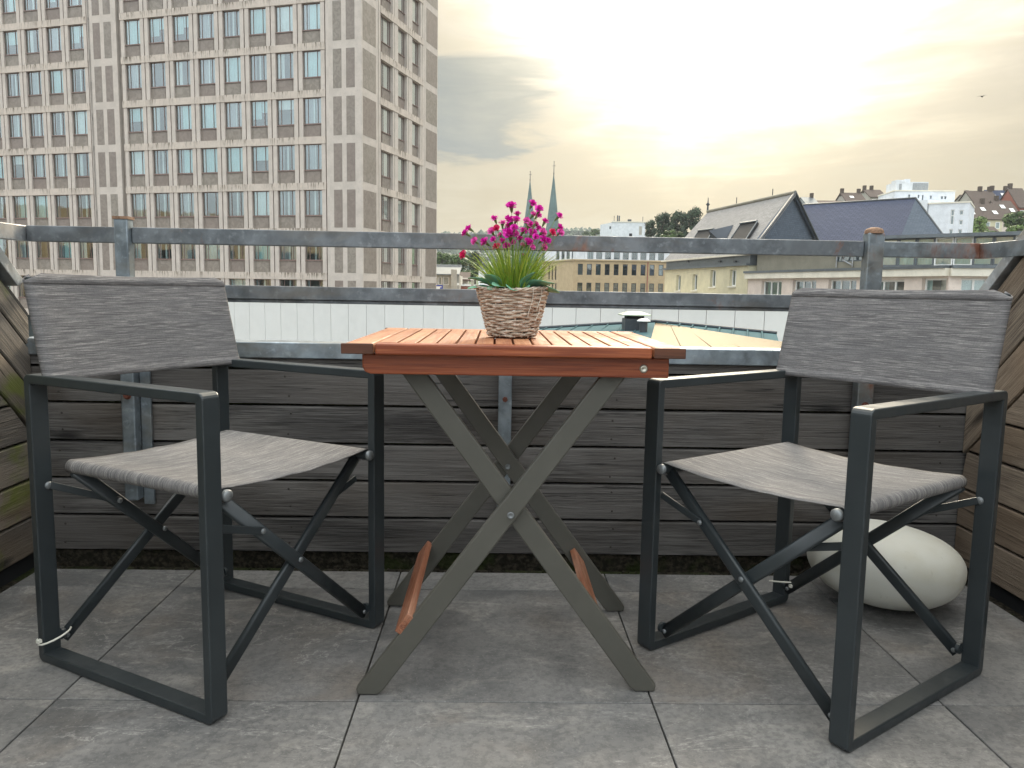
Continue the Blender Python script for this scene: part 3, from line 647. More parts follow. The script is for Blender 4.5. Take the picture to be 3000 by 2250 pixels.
# ================================================================== TABLE
TX, TY = 0.0335, 1.772
tab = empty('folding_table', (TX, TY, 0), label='reddish slatted wooden folding table with grey crossed legs', cat='table')
HW, HD, ZT, TH = 0.318, 0.292, 0.7265, 0.021
def tb(m, name, mat, bevel=0.002, rot=(0, 0, 0), loc=(0, 0, 0), parent=tab, seg=2): return m.build(name, mat, parent, loc, rot, bevel, seg)
for s in (-1, 1):   # side stiles, their ends show as dark end grain at the corners
    st = tb(MB().box((0, 0, 0), (2*HD, 0.054, TH)), 'side_stile', M['teak_top'], 0.004, (0, 0, R(90)), (s*(HW-0.027), 0, ZT-TH/2))
    for e in (-1, 1):
        tb(MB().box((0, 0, 0), (0.060, 0.0035, TH-0.001)), 'stile_end', M['teak_end'], 0.0015, (0, 0, 0), (e*(HD+0.0010), -s*0.003, 0), st).rotation_euler = (0, 0, R(90))
for s in (-1, 1):
    tb(MB().box((0, 0, 0), (2*HW-0.114, 0.036, TH)), 'cross_rail', M['teak_top'] if s > 0 else M['teak'], 0.003, loc=(0, s*(HD-0.018), ZT-TH/2-0.0004))
ns = 14; span = 2*HW-0.114; pit = span/ns
for k in range(ns):
    tb(MB().box((0, 0, 0), (2*HD-0.076, pit-0.0045, 0.018)), 'slat', M['teak_top'], 0.0013, (0, 0, R(90)), (-span/2+pit*(k+0.5), 0, ZT-0.0095+random.uniform(-0.0006, 0.0006)))
for s in (-1, 1):
    a = MB(); w = 0.295; z0, z1 = 0.6655, 0.7045
    a.prism([(-w, 0, z1), (-w, 0, z0+0.014), (-w+0.005, 0, z0+0.004), (-w+0.016, 0, z0), (w, 0, z0), (w, 0, z1)], (0, 0.018, 0))
    ap = tb(a, 'apron', M['teak'], 0.0025, loc=(0.005, -0.262 if s < 0 else 0.244, 0))
    if s < 0: MB().lathe([(0.0005, 0.002), (0.0025, 0.002), (0.0045, 0.0035), (0.0068, 0.003), (0.0085, 0)], seg=20).build('screw', M['screw'], ap, (0.246, -0.0003, 0.6835), (R(90), 0, 0))
def leg_bar(p0, p1, y, w=0.040, t=0.019):
    """flat bar from foot p0 to top p1 in the plane y, foot cut level"""
    a, b = Vector((p0[0], 0, p0[1])), Vector((p1[0], 0, p1[1])); d = (b-a).normalized(); n = Vector((d.z, 0, -d.x))*w/2
    def cut(o): k = (0.0015-(a+o).z)/d.z; return a+o+d*k
    l0, r0 = cut(-n), cut(n)
    if d.x > 0: poly = [l0+Vector((0.001, 0, 0.012)), l0+Vector((0.004, 0, 0)), r0-Vector((0.004, 0, 0)), r0+d*0.012, b+n, b-n]
    else: poly = [l0+d*0.012, l0+Vector((0.004, 0, 0)), r0-Vector((0.004, 0, 0)), r0+Vector((-0.001, 0, 0.012)), b+n, b-n]
    m = MB(); m.prism([(p.x, y, p.z) for p in poly], (0, t, 0)); return m
def screw(parent, x, y, z): MB().lathe([(0.0005, 0.0012), (0.0035, 0.0012), (0.0052, 0.003), (0.0068, 0.0022), (0.0072, 0)], seg=18).build('screw', M['rivet'], parent, (x, y, z), (R(90), 0, 0))
FX, TPX = 0.288, 0.205
for (yA, yB, front) in ((-0.238, -0.217, True), (0.217, 0.196, False)):
    la = tb(leg_bar((-FX, 0), (TPX+0.018, 0.70), yA), 'leg', M['leg'], 0.003)
    lb = tb(leg_bar((FX, 0), (-TPX-0.018, 0.70), yB), 'leg', M['leg'], 0.003)
    if front: screw(la, 0.0, yA-0.0005, 0.383)
    else: screw(lb, 0.0, yB-0.0005, 0.383)
sl = math.atan2(0.70, FX+TPX)
for s in (-1, 1):   # wooden stretchers between the lower legs
    zc, off_ = (0.138, 0.026) if s < 0 else (0.150, 0.0); xc = s*(FX-zc*(FX+TPX)/0.70); nx_, nz_ = (-math.sin(sl), math.cos(sl)) if s < 0 else (-math.sin(sl), -math.cos(sl))
    y0, y1 = (-0.238, 0.232) if s < 0 else (-0.197, 0.195)
    o = tb(MB().box((0, 0, 0), (y1-y0, 0.046, 0.015)), 'stretcher', M['teak_worn'], 0.002, loc=(xc+nx_*off_, (y0+y1)/2, zc+nz_*off_))
    o.rotation_euler = (Matrix.Rotation(s*(sl), 3, 'Y') @ Matrix.Rotation(R(90), 3, 'Z')).to_euler()

# ================================================================== BASKET AND PLANT
BX, BY, BZ = 0.0335, 1.728, ZT+0.001
bk = empty('wicker_basket', (BX, BY, BZ), label='whitewashed woven wicker basket pot standing on the slatted table', cat='basket')
rb, rt, bh = 0.0505, 0.0765, 0.104
def rad(t): return rb+(rt-rb)*t**0.92
rows = 21; m = MB(); rw = random.Random(11); nst = 20
for k in range(rows):
    t = (k+0.5)/rows; z = 0.004+t*(bh-0.006); n = 80; pts = []; ph = math.pi*(k % 2); R0 = rad(t); dzr = rw.uniform(-0.0006, 0.0006); ang0 = rw.uniform(0, 6.28); jit = rw.uniform(0.0008, 0.0014)
    for q in range(n+1):
        a = 2*math.pi*q/n+ang0*0
        w = math.sin(nst/2*a+ph)
        pts.append(((R0+0.0017*w)*math.cos(a), (R0+0.0017*w)*math.sin(a), z+dzr+jit*math.sin(3*a+ang0)+0.0006*math.sin(9*a+k*1.7)))
    m.tube(pts, [0.0029*(0.85+0.35*rw.random()*(1 if q % 7 else 0.5)) for q in range(n+1)], 6, cap=False)
m.build('weave', M['wicker'], bk)
m = MB()
for q in range(nst):
    a = 2*math.pi*q/nst+0.08; m.tube([(rad(t)*math.cos(a), rad(t)*math.sin(a), 0.002+t*(bh+0.002)) for t in [i/6 for i in range(7)]], 0.0017, 6)
m.build('stakes', M['wicker'], bk)
m = MB()
for st in range(3):
    pts = []
    for q in range(97):
        a = 2*math.pi*q/96; th = 9*a+st*2.094
        pts.append(((rt+0.0028*math.cos(th)+0.001)*math.cos(a), (rt+0.0028*math.cos(th)+0.001)*math.sin(a), bh+0.001+0.0022*math.sin(th)+0.0035*math.sin(2*a+2.2)))
    m.tube(pts, 0.0021, 6, cap=False)
for k in range(14):
    a = rw.uniform(0, 6.28); m.tube([((rt+0.003)*math.cos(a), (rt+0.003)*math.sin(a), bh), ((rt+rw.uniform(0.003, 0.008))*math.cos(a+0.05), (rt+rw.uniform(0.003, 0.008))*math.sin(a+0.05), bh+rw.uniform(-0.004, 0.006))], 0.0009, 5)
m.build('braided_rim', M['wicker'], bk)
MB().lathe([(0.0005, 0.002), (rb-0.001, 0.002), (rb+0.001, 0.004)], seg=32).build('base', M['teak_end'], bk)
MB().lathe([(0.0005, bh-0.012), (rt-0.004, bh-0.012)], seg=32).build('soil', M['dirt'], bk)
m = MB()
for (a, z0, z1) in ((-1.05, bh, 0.045), (-0.75, bh, 0.060), (-0.70, 0.068, 0.038)):
    pts = []
    for i in range(7):
        t = i/6; z = z0+(z1-z0)*t; rr = rad(z/bh)+0.0055; pts.append((rr*math.cos(a+0.04*math.sin(5*t)), rr*math.sin(a+0.04*math.sin(5*t)), z))
    m.tube(pts, 0.0007, 5)
m.build('loose_thread', M['tie'], bk)
pl = empty('flowering_plant', (BX, BY, BZ+bh-0.012), label='magenta flowers with grassy blades and round leaves in the wicker basket', cat='plant')
rp = random.Random(5)
C0 = pl.location
m = MB()
for k in range(620):
    a = rp.uniform(0, 6.283); r0 = 0.04*math.sqrt(rp.random()); tilt = 0.10+0.62*(r0/0.04)*rp.uniform(0.5, 1.15); Ln = rp.uniform(0.055, 0.125)
    if k % 9 == 0: tilt += 0.35
    a2 = a+rp.uniform(-0.5, 0.5); p = Vector((r0*math.cos(a), r0*math.sin(a), 0)); dirh = Vector((math.cos(a2), math.sin(a2), 0)); w0 = rp.uniform(0.0009, 0.0017)
    sd = Vector((-dirh.y, dirh.x, 0)); sd = (sd*math.cos(rp.uniform(0, 3))+dirh*math.sin(rp.uniform(0, 3))).normalized(); vs = []
    for i in range(5):
        t = i/4; an = tilt*(0.55+0.75*t); q = p+dirh*(Ln*t*math.sin(an))+Vector((0, 0, Ln*t*math.cos(an))); w = w0*(1-t)**0.6+0.0001; vs += [q-sd*w, q+sd*w]
    m.add(vs, [(2*i, 2*i+1, 2*i+3, 2*i+2) for i in range(4)], 0, True)
g = m.build('grass_blades', M['grass'], pl); g['kind'] = 'stuff'
# round leaves: (crop position in the photograph, size, tilt)
def leaf_mesh(L_, W_, curl):
    m = MB(); vs = []; n = 8; k = 5
    for i in range(n+1):
        t = i/n; hw = W_*math.sin(math.pi*min(1, t*0.93+0.05))**0.7*(0.55+0.45*t)
        for j in range(k):
            u = -1+2*j/(k-1); vs.append((u*hw, L_*t, curl*t*t*L_+0.22*hw*u*u+0.0008*math.sin(9*t+4*u)))
    m.add(vs, [(i*k+j, i*k+j+1, (i+1)*k+j+1, (i+1)*k+j) for i in range(n) for j in range(k-1)], 0, True); return m
for (az, el, L_, W_, r0) in ((-165, 28, 0.052, 0.016, 0.030), (-140, 55, 0.050, 0.014, 0.030), (-112, 35, 0.046, 0.017, 0.032), (-88, 28, 0.040, 0.017, 0.036), (-62, 62, 0.050, 0.012, 0.030), (-35, 36, 0.060, 0.019, 0.024), (-12, 22, 0.056, 0.018, 0.030), (15, 40, 0.05, 0.018, 0.03), (60, 45, 0.05, 0.018, 0.03), (100, 35, 0.05, 0.017, 0.03), (140, 40, 0.05, 0.017, 0.03), (175, 45, 0.056, 0.018, 0.028), (-70, 40, 0.03, 0.013, 0.04), (-125, 30, 0.034, 0.014, 0.04)):
    o = leaf_mesh(L_*1.25, W_*1.35, -0.4).build('leaf', M['leaf'], pl, (r0*math.cos(R(az)), r0*math.sin(R(az)), 0.004))
    o.rotation_euler = (Matrix.Rotation(R(az-90), 3, 'Z') @ Matrix.Rotation(R(el), 3, 'X') @ Matrix.Rotation(rp.uniform(-0.5, 0.5), 3, 'Y')).to_euler()
    sd = o.modifiers.new('thick', 'SOLIDIFY'); sd.thickness = 0.0006
def flower_mesh(seed, mat):
    q = random.Random(seed); m = MB()
    for ring, (n, r0, r1, h0, h1) in enumerate(((11, 0.0014, 0.0074, 0.002, 0.0042), (9, 0.001, 0.0056, 0.002, 0.0062), (7, 0.0006, 0.0034, 0.002, 0.0074))):
        for k in range(n):
            a = 6.283*(k+0.5*ring)/n+q.uniform(-0.15, 0.15); w = 6.283/n*0.62; vs = []
            for (t, ww) in ((0, 0.35), (0.55, 0.9), (1.0, 1.1)):
                rr = r0+(r1-r0)*t; z = h0+(h1-h0)*t+q.uniform(-0.0007, 0.0007)*t*2
                for s in (-1, 0, 1): vs.append((rr*math.cos(a+s*w*ww)*(1-0.12*abs(s)*t), rr*math.sin(a+s*w*ww)*(1-0.12*abs(s)*t), z+(0.0008*q.uniform(-1, 1))*t))
            m.add(vs, [(i*3+j, i*3+j+1, i*3+j+4, i*3+j+3) for i in range(2) for j in range(2)], 0, False)
    m.lathe([(0.0006, -0.007), (0.0016, -0.005), (0.0022, -0.001), (0.0034, 0.0034)], seg=8, m=1)
    return m.mesh('flower', [mat, M['calyx']])
FM = [flower_mesh(k, M['petal']) for k in range(4)]+[flower_mesh(9, M['petal_pale']), flower_mesh(10, M['petal_red'])]
fl = [(910, 180, 1.35, 0), (1275, 130, 1.1, 1), (1400, 225, 1.1, 2), (620, 400, 1.0, 3), (1020, 320, 1.0, 0), (1285, 325, .95, 4), (1370, 330, 1.0, 1), (1740, 350, 1.1, 2), (750, 490, 1.0, 4), (905, 450, 1.55, 3), (985, 420, 1.1, 0), (1500, 450, 1.0, 1), (1330, 490, .9, 4), (650, 560, .9, 5), (1205, 540, 1.5, 2),
      (175, 565, 1.0, 3), (110, 645, 1.1, 0), (570, 625, 1.1, 4), (820, 640, 1.1, 1), (890, 685, 1.7, 2), (1000, 670, .8, 4), (1110, 620, 1.1, 3), (1270, 655, 1.25, 0), (1450, 640, 1.1, 4), (1620, 645, 1.1, 5), (1755, 545, 1.0, 1), (1770, 640, 1.0, 4), (270, 790, 1.0, 4), (460, 810, 1.25, 2), (1460, 765, 1.2, 3), (1200, 825, 1.25, 0), (665, 905, 1.1, 5), (830, 885, .95, 1), (1100, 880, .9, 4), (1480, 900, .9, 4), (80, 1035, 1.15, 5), (860, 540, 1.0, 1), (720, 690, 0.8, 4), (1120, 1050, .6, 4), (960, 560, 1.0, 2), (1060, 760, .9, 1), (760, 800, .9, 3), (1340, 720, .9, 2), (1560, 780, .8, 0), (1380, 560, .9, 3), (1180, 430, .9, 4), (940, 820, .8, 4), (600, 760, .8, 1), (1280, 900, .7, 4)]
for k, (cx, cy, s, mi) in enumerate(fl):
    P = at(1350+cx*0.1628, 580+cy*0.1628, BY+rp.uniform(-0.062, 0.012))-C0
    ctr = Vector((0, 0, 0.055)); dr = (P-ctr); dr.z = abs(dr.z)*0.6+0.012; dr.normalize()
    dr = (dr+Vector((rp.uniform(-.3, .3), rp.uniform(-.7, 0.0), 0.15))).normalized()
    s *= 1.28; o = place('flower', FM[mi], pl, P, dr.to_track_quat('Z', 'Y').to_euler(), (s, s, s))
    base = Vector((P.x*0.22, P.y*0.3, 0.0)); q0 = P-dr*0.006*s
    mid = base.lerp(q0, 0.6)+Vector((0, 0, 0.012))
    if P.x < -0.055: mid = base.lerp(q0, 0.55)+Vector((0, 0, 0.03))
    pts = []
    for i in range(7): t = i/6; pts.append(base*(1-t)**2+mid*2*t*(1-t)+q0*t*t)
    MB().tube(pts, 0.0006, 5).build('stem', M['stem'], pl)

# ================================================================== FLOOR LAMP (pebble)
lc = Vector((1.056, 2.045, 0.113))
m = MB(); vs = []; nu, nv = 48, 28
for j in range(nv+1):
    ph = -math.pi/2+math.pi*j/nv
    for i in range(nu):
        th = 2*math.pi*i/nu; cx, sx = math.cos(ph), math.sin(ph)
        e = 0.86; f = lambda v, p: math.copysign(abs(v)**p, v)
        vs.append((0.196*f(cx, e)*math.cos(th)*(1+0.06*sx), 0.182*f(cx, e)*math.sin(th), 0.107*f(sx, 0.92)+0.012*math.cos(th)*cx))
fs = [(j*nu+i, j*nu+(i+1) % nu, (j+1)*nu+(i+1) % nu, (j+1)*nu+i) for j in range(nv) for i in range(nu)]
m.add(vs, fs, 0, True)
lamp = m.build('garden_lamp', M['lamp'], None, lc, (R(-3), R(9), R(-20)))
tag(lamp, 'white pebble shaped garden lamp on the tiles behind the right chair', 'lamp')

# ================================================================== CITY
GZ = -18.0
ground = MB().add([(-4000, -2500, GZ), (4000, -2500, GZ), (4000, 6500, GZ), (-4000, 6500, GZ)], [(0, 1, 2, 3)]).build('ground', M['ground']); tag(ground, kind='structure')

# ---- office tower on the left
TAZ = R(17.3)
tw = empty('office_tower', (-9.604, 57.0, GZ), -TAZ, label='tall pale stone office tower with rows of curtained windows', cat='building')
def tp(m, name, mat, loc=(0, 0, 0), rot=(0, 0, 0), parent=tw): return m.build(name, mat, parent, (loc[0], loc[1], loc[2]-GZ if parent is tw else loc[2]), rot)
PIT, FLO, NF = 2.15, 3.2, 10
band_top = lambda k: 1.76+FLO*k
z_lo, z_hi = -17.9, band_top(NF)+0.3
tp(MB().b6(-37.6, -0.9, 0.9, 13.3, z_lo-GZ, z_hi-GZ), 'core', M['room'], (0, 0, GZ))
WW, WH, PH = 1.45, 1.80, 0.95
def win_meshes(w):
    fr = MB(); t = 0.035
    fr.b6(-w/2, -w/2+t, 0, 0.06, 0, WH); fr.b6(w/2-t, w/2, 0, 0.06, 0, WH); fr.b6(-w/2+t, w/2-t, 0, 0.06, 0, 0.05); fr.b6(-w/2+t, w/2-t, 0, 0.06, WH-0.05, WH)
    fr.b6(-w/2-0.01, w/2+0.01, -0.07, 0.06, -0.05, -0.001)
    for x in (-w*0.27, w*0.27): fr.b6(x-0.016, x+0.016, 0.0, 0.05, 0.05, WH-0.05)
    pane = MB().add([(-w/2+t, 0.035, 0.05), (w/2-t, 0.035, 0.05), (w/2-t, 0.035, WH-0.05), (-w/2+t, 0.035, WH-0.05)], [(0, 1, 2, 3)])
    return fr.mesh('window', M['wframe']), pane.mesh('pane', M['pane'] if w == WW else M['pane_side'])
def curtain_mesh(segs, w, amp=0.02):
    m = MB()
    for sg_ in segs:
        a, b, mi = sg_[:3]; zl = sg_[3]*WH if len(sg_) > 3 else 0.03
        n = max(3, int((b-a)*w*14)); vs = []
        for i in range(n+1):
            x = (a+(b-a)*i/n)*w; y = 0.16+amp*math.sin(i*1.9)+(0.02 if mi == 0 else 0.05)
            vs += [(x, y, zl), (x, y, WH-0.03)]
        m.add(vs, [(2*i, 2*i+2, 2*i+3, 2*i+1) for i in range(n)], mi)
    return m.mesh('curtain', [M['curtain'], M['curtain_grey'], M['blind']])
WMs = {w: win_meshes(w) for w in (WW, 1.55)}
CUR = {w: [curtain_mesh(s, w) for s in (
    [(-.47, -.08, 1), (-.05, .06, 0), (.10, .47, 1)], [(-.47, -.22, 1), (-.06, .05, 0), (.16, .47, 1)], [(-.47, .47, 2)], [(-.36, .36, 2), (-.47, -.37, 0)],
    [(-.05, .05, 0), (.30, .47, 1)], [(-.47, -.30, 1), (-.05, .06, 0)], [(-.47, .0, 1), (.02, .09, 0), (.2, .47, 1)], [(-.47, -.28, 0), (.36, .47, 0), (-.05, .04, 0)], [(-.47, .47, 0)], [(-.47, .47, 2, .45), (-.47, -.36, 1)], [(-.47, .47, 0, .62), (.2, .47, 1)], [(-.47, .02, 2, .3), (.05, .47, 2, .55)], [(-.47, -.12, 0), (.30, .47, 1)], [(-.47, -.33, 1), (.33, .47, 1)], [(-.2, .47, 2), (-.47, -.24, 1)])] for w in (WW, 1.55)}
rt_ = random.Random(21)
pmesh = {w: MB().box((0, 0.02, -PH/2), (w-0.34, 0.06, PH-0.02)).box((-w/2+0.08, 0.03, -PH/2), (0.15, 0.06, PH-0.02)).box((w/2-0.08, 0.03, -PH/2), (0.15, 0.06, PH-0.02)).mesh('panel', M['marble']) for w in (WW, 1.55)}
def tower_window(x, y, k, rz, w):
    zt = band_top(k)-0.5
    loc = Vector((x, y, zt-WH-GZ))
    o = place('window', WMs[w][0], tw, loc, (0, 0, rz)); place('pane', WMs[w][1], o)
    r = rt_.random(); low = k <= 2
    ci = (rt_.choice([4, 5, 4, 7, 0, 13, 12]) if low and r < 0.6 else rt_.choice([0, 0, 1, 6, 6, 2, 3, 8, 5, 9, 10, 11, 12, 13, 14]))
    if rz: ci = 8 if k > 1 else rt_.choice([4, 5, 1])
    place('curtain', CUR[w][ci], o)
    place('panel', pmesh[w], tw, loc+Vector((0, 0, -0.055)), (0, 0, rz))
G1 = [-3.90-2.163*k for k in range(8)]; G2 = [-24.27-2.14*k for k in range(6)]
for k in range(0, NF+1):
    for x in G1+G2: tower_window(x, 0.14, k, 0, WW)
    for y in (4.31, 6.89, 9.58): tower_window(-0.22, y, k, R(90), 1.55)
# fins between the windows: two pale strips with a dark groove
H = z_hi-z_lo
def fin(x0, x1, name='fin'): tp(MB().b6(x0, x1, 0.0, 0.5, 0, H), name, M['lime'], (0, 0, z_lo))
for G in (G1, G2):
    for i in range(len(G)+1):
        b = G[0]+1.0815-2.163*i if G is G1 else G[0]+1.07-2.14*i
        hw = (2.163 if G is G1 else 2.14)/2-WW/2
        fin(b-hw+0.004 if i < len(G) else b-0.05, b-0.045); fin(b+0.045, b+hw-0.004 if i else b+0.28)
        tp(MB().b6(b-0.045, b+0.045, 0.16, 0.45, 0, H), 'groove', M['groove'], (0, 0, z_lo))
tp(MB().b6(-2.54, 0.0, 0.0, 0.6, 0, H).b6(-0.6, 0.0, 0.6, 2.42, 0, H), 'corner_pier', M['lime'], (0, 0, z_lo))
tp(MB().b6(-23.10, -20.48, 0.0, 0.6, 0, H), 'pier', M['lime'], (0, 0, z_lo))
tp(MB().b6(-38.0, -36.4, 0.0, 0.9, 0, H).b6(-38.0, -37.0, 0.9, 14.1, 0, H), 'end_pier', M['lime'], (0, 0, z_lo))
tp(MB().b6(-0.6, 0.0, 11.3, 14.17, 0, H).b6(-37.0, -0.6, 13.3, 14.17, 0, H), 'corner_pier', M['lime'], (0, 0, z_lo))
for (a, b) in ((2.44, 2.62), (2.71, 3.00), (5.14, 5.36), (5.45, 6.06), (7.74, 7.96), (8.05, 8.75), (10.42, 10.70), (10.79, 11.28)):
    tp(MB().b6(-0.5, 0.0, a, b, 0, H), 'fin', M['lime'], (0, 0, z_lo))
for a in (2.62, 5.36, 7.96, 10.70): tp(MB().b6(-0.45, -0.16, a, a+0.09, 0, H), 'groove', M['groove'], (0, 0, z_lo))
tp(MB().b6(-0.45, -0.17, 3.0, 3.53, 0, H), 'groove', M['groove'], (0, 0, z_lo))
mbn = {}
def band_piece(x0, x1, z, right=False):
    key = (round(x1-x0, 3), right)
    if key not in mbn: mbn[key] = MB().box((0, 0, 0), (x1-x0-0.015, 0.62, 0.5)).mesh('band_stone', M['lime_band'])
    c = (x0+x1)/2
    place('band_stone', mbn[key], tw, (-0.265, c, z-0.25-GZ) if right else (c, 0.265, z-0.25-GZ), (0, 0, R(90) if right else 0))
ppan = MB().box((0, 0, 0), (0.66, 0.1, FLO-0.56)).mesh('wall_panel', M['marble'])
ppw = {w: MB().box((0, 0, 0), (w, 0.1, FLO-0.56)).mesh('wall_panel', M['marble']) for w in (2.03, 2.42)}
for k in range(-1, NF+1):
    z = band_top(k)
    for i in range(8): band_piece(G1[i]-1.0815, G1[i]+1.0815, z)
    for i in range(6): band_piece(G2[i]-1.07, G2[i]+1.07, z)
    for (a, b) in ((2.95, 5.60), (5.60, 8.23), (8.23, 10.95)): band_piece(a, b, z, True)
    zc = z-0.5-(FLO-0.5)/2-GZ
    for x in (-22.30, -21.28, -1.88, -0.86): place('wall_panel', ppan, tw, (x, 0.038, zc))
    place('wall_panel', ppw[2.03], tw, (-0.038, 1.19, zc), (0, 0, R(90))); place('wall_panel', ppw[2.42], tw, (-0.038, 12.83, zc), (0, 0, R(90)))

# ---- generic facade with real openings
class Facade:
    """vertical wall from P0 to P1 (ground points, outside on the viewer's side)"""
    def __init__(s, P0, P1):
        s.P0 = Vector((P0[0], P0[1], 0)); e = Vector((P1[0], P1[1], 0))-s.P0; s.len = e.length; s.U = e.normalized(); s.n = Vector((-s.U.y, s.U.x, 0))
        if s.n.y < 0: s.n = -s.n     # inward (away from the camera)
    def px(s, x, y):
        d = _fw*FPX + _r*(x-1500) - _u*(y-1125); C = Vector((0, 0, CAM_H)); t = s.n.dot(s.P0-C)/s.n.dot(d); p = C+d*t
        return s.U.dot(p-s.P0), p.z
    def W(s, u, z, d=0.0): return s.P0+s.U*u+s.n*d+Vector((0, 0, z))
    def box(s, m, u0, u1, z0, z1, d0, d1, mi=0):
        vs = [s.W(u, z, d) for z in (z0, z1) for u, d in ((u0, d0), (u1, d0), (u1, d1), (u0, d1))]
        return m.add(vs, [(3, 2, 1, 0), (4, 5, 6, 7), (0, 1, 5, 4), (1, 2, 6, 5), (2, 3, 7, 6), (3, 0, 4, 7)], mi)
    def wall(s, z0, z1, ops, mat, parent, u0=0.0, u1=None, dep=0.25, name='wall', thick=6.0):
        u1 = s.len if u1 is None else u1; m = MB()
        us = sorted({u0, u1, *[v for o in ops for v in o[:2]]}); zs = sorted({z0, z1, *[v for o in ops for v in o[2:4]]})
        us = [v for v in us if u0 <= v <= u1]; zs = [v for v in zs if z0 <= v <= z1]
        for i in range(len(us)-1):
            for j in range(len(zs)-1):
                uc, zc = (us[i]+us[i+1])/2, (zs[j]+zs[j+1])/2
                if any(o[0] < uc < o[1] and o[2] < zc < o[3] for o in ops): continue
                m.add([s.W(us[i], zs[j]), s.W(us[i+1], zs[j]), s.W(us[i+1], zs[j+1]), s.W(us[i], zs[j+1])], [(0, 1, 2, 3)])
        for (a, b, c, e) in [o[:4] for o in ops]:
            q = [(a, c), (b, c), (b, e), (a, e)]
            for i in range(4):
                (ua, za), (ub, zb) = q[i], q[(i+1) % 4]; m.add([s.W(ua, za), s.W(ub, zb), s.W(ub, zb, dep+0.5), s.W(ua, za, dep+0.5)], [(0, 1, 2, 3)])
        # sides, top and back make it a closed block
        s.box(m, u0+0.001, u1-0.001, z0, z1-0.001, dep+0.5, thick)
        m.add([s.W(u0, z0), s.W(u0, z1), s.W(u0, z1, dep+0.5), s.W(u0, z0, dep+0.5)], [(0, 1, 2, 3)]); m.add([s.W(u1, z0), s.W(u1, z0, dep+0.5), s.W(u1, z1, dep+0.5), s.W(u1, z1)], [(0, 1, 2, 3)])
        m.add([s.W(u0, z1), s.W(u1, z1), s.W(u1, z1, dep+0.5), s.W(u0, z1, dep+0.5)], [(0, 1, 2, 3)])
        return attach(m, name, mat, parent)
    def window(s, o, parent, frame, pane, bars=(), dep=0.2, t=0.06, room=True, curtain=None, hbars=()):
        a, b, c, e = o[:4]; m = MB()
        for q in ((a, a+t, c, e), (b-t, b, c, e), (a+t, b-t, c, c+t), (a+t, b-t, e-t, e)): s.box(m, *q, dep-0.05, dep+0.03)
        for f in bars: s.box(m, a+(b-a)*f-t*0.55, a+(b-a)*f+t*0.55, c+t, e-t, dep-0.04, dep+0.025)
        for f in hbars: s.box(m, a+t, b-t, c+(e-c)*f-t*0.5, c+(e-c)*f+t*0.5, dep-0.035, dep+0.02)
        w = attach(m, 'window', frame, parent)
        p = MB().add([s.W(a+t, c+t, dep+0.01), s.W(b-t, c+t, dep+0.01), s.W(b-t, e-t, dep+0.01), s.W(a+t, e-t, dep+0.01)], [(0, 1, 2, 3)])
        attach(p, 'pane', pane, w)
        if curtain:
            for (f0, f1, mt) in curtain:
                m = MB(); n = max(3, int((f1-f0)*(b-a)*8)); vs = []
                for i in range(n+1):
                    u = a+(b-a)*(f0+(f1-f0)*i/n); d = dep+0.14+0.03*math.sin(i*1.8); vs += [s.W(u, c+t, d), s.W(u, e-t, d)]
                m.add(vs, [(2*i, 2*i+2, 2*i+3, 2*i+1) for i in range(n)]); attach(m, 'curtain', mt, w)
        if room:
            attach(MB().add([s.W(a, c, dep+0.48), s.W(b, c, dep+0.48), s.W(b, e, dep+0.48), s.W(a, e, dep+0.48)], [(0, 1, 2, 3)]), 'dim_interior', M['room'], w)
        return w
def attach(m, name, mat, parent):
    """mesh given in world coordinates, parented without moving"""
    o = m.build(name, mat); o.parent = parent
    if parent is not None:
        if not parent.get('_attached'): o.matrix_parent_inverse = (Matrix.Translation(parent.location) @ Matrix.Rotation(parent.rotation_euler.z, 4, 'Z')).inverted()
        o['_attached'] = 1
    return o
def building(name, p, label): return empty(name, (p[0], p[1], GZ), 0, label=label, cat='building')
def gpt(x, y, Y): v = at(x, y, Y); return (v.x, v.y)

# ---- block across the street, outside the frame on the left: the tower's lower windows mirror it
opp = building('street_block', (-74.0, 14.0), 'beige block across the street mirrored in the lower tower windows'); F = Facade((-92.0, 44.0), (-52.0, -14.0)); F.n = -F.n if F.n.x > 0 else F.n
ops = [(2.0+4.4*i, 4.3+4.4*i, -13+3.4*j, -11.1+3.4*j) for i in range(15) for j in range(7)]
F.wall(GZ, 11.5, ops, M['beige'], opp, thick=10)
for o in ops: attach(MB().add([F.W(o[0], o[2], 0.3), F.W(o[1], o[2], 0.3), F.W(o[1], o[3], 0.3), F.W(o[0], o[3], 0.3)], [(0, 1, 2, 3)]), 'window', M['black'], opp)

# ---- white clad parapet of the neighbouring roof
A, B = gpt(560, 940, 17.9), gpt(2420, 960, 11.6)
F = Facade(A, B); wp = empty('white_parapet', (A[0], A[1], GZ), 0, label='white panelled parapet wall of the flat roof beyond the railing', cat='wall')
zt = 0.72
attach(F.box(MB(), 0, F.len, GZ, zt-0.02, 0.03, 0.45), 'parapet_core', M['coping'], wp)
npan = 30; pw = F.len/npan
for k in range(npan): attach(F.box(MB(), k*pw+0.004, (k+1)*pw-0.004, -3.0, zt-0.06, 0.0, 0.028), 'panel', M['white_panel'], wp)
attach(F.box(MB(), -0.05, F.len+0.05, zt-0.055, zt, -0.05, 0.5), 'coping', M['coping'], wp)
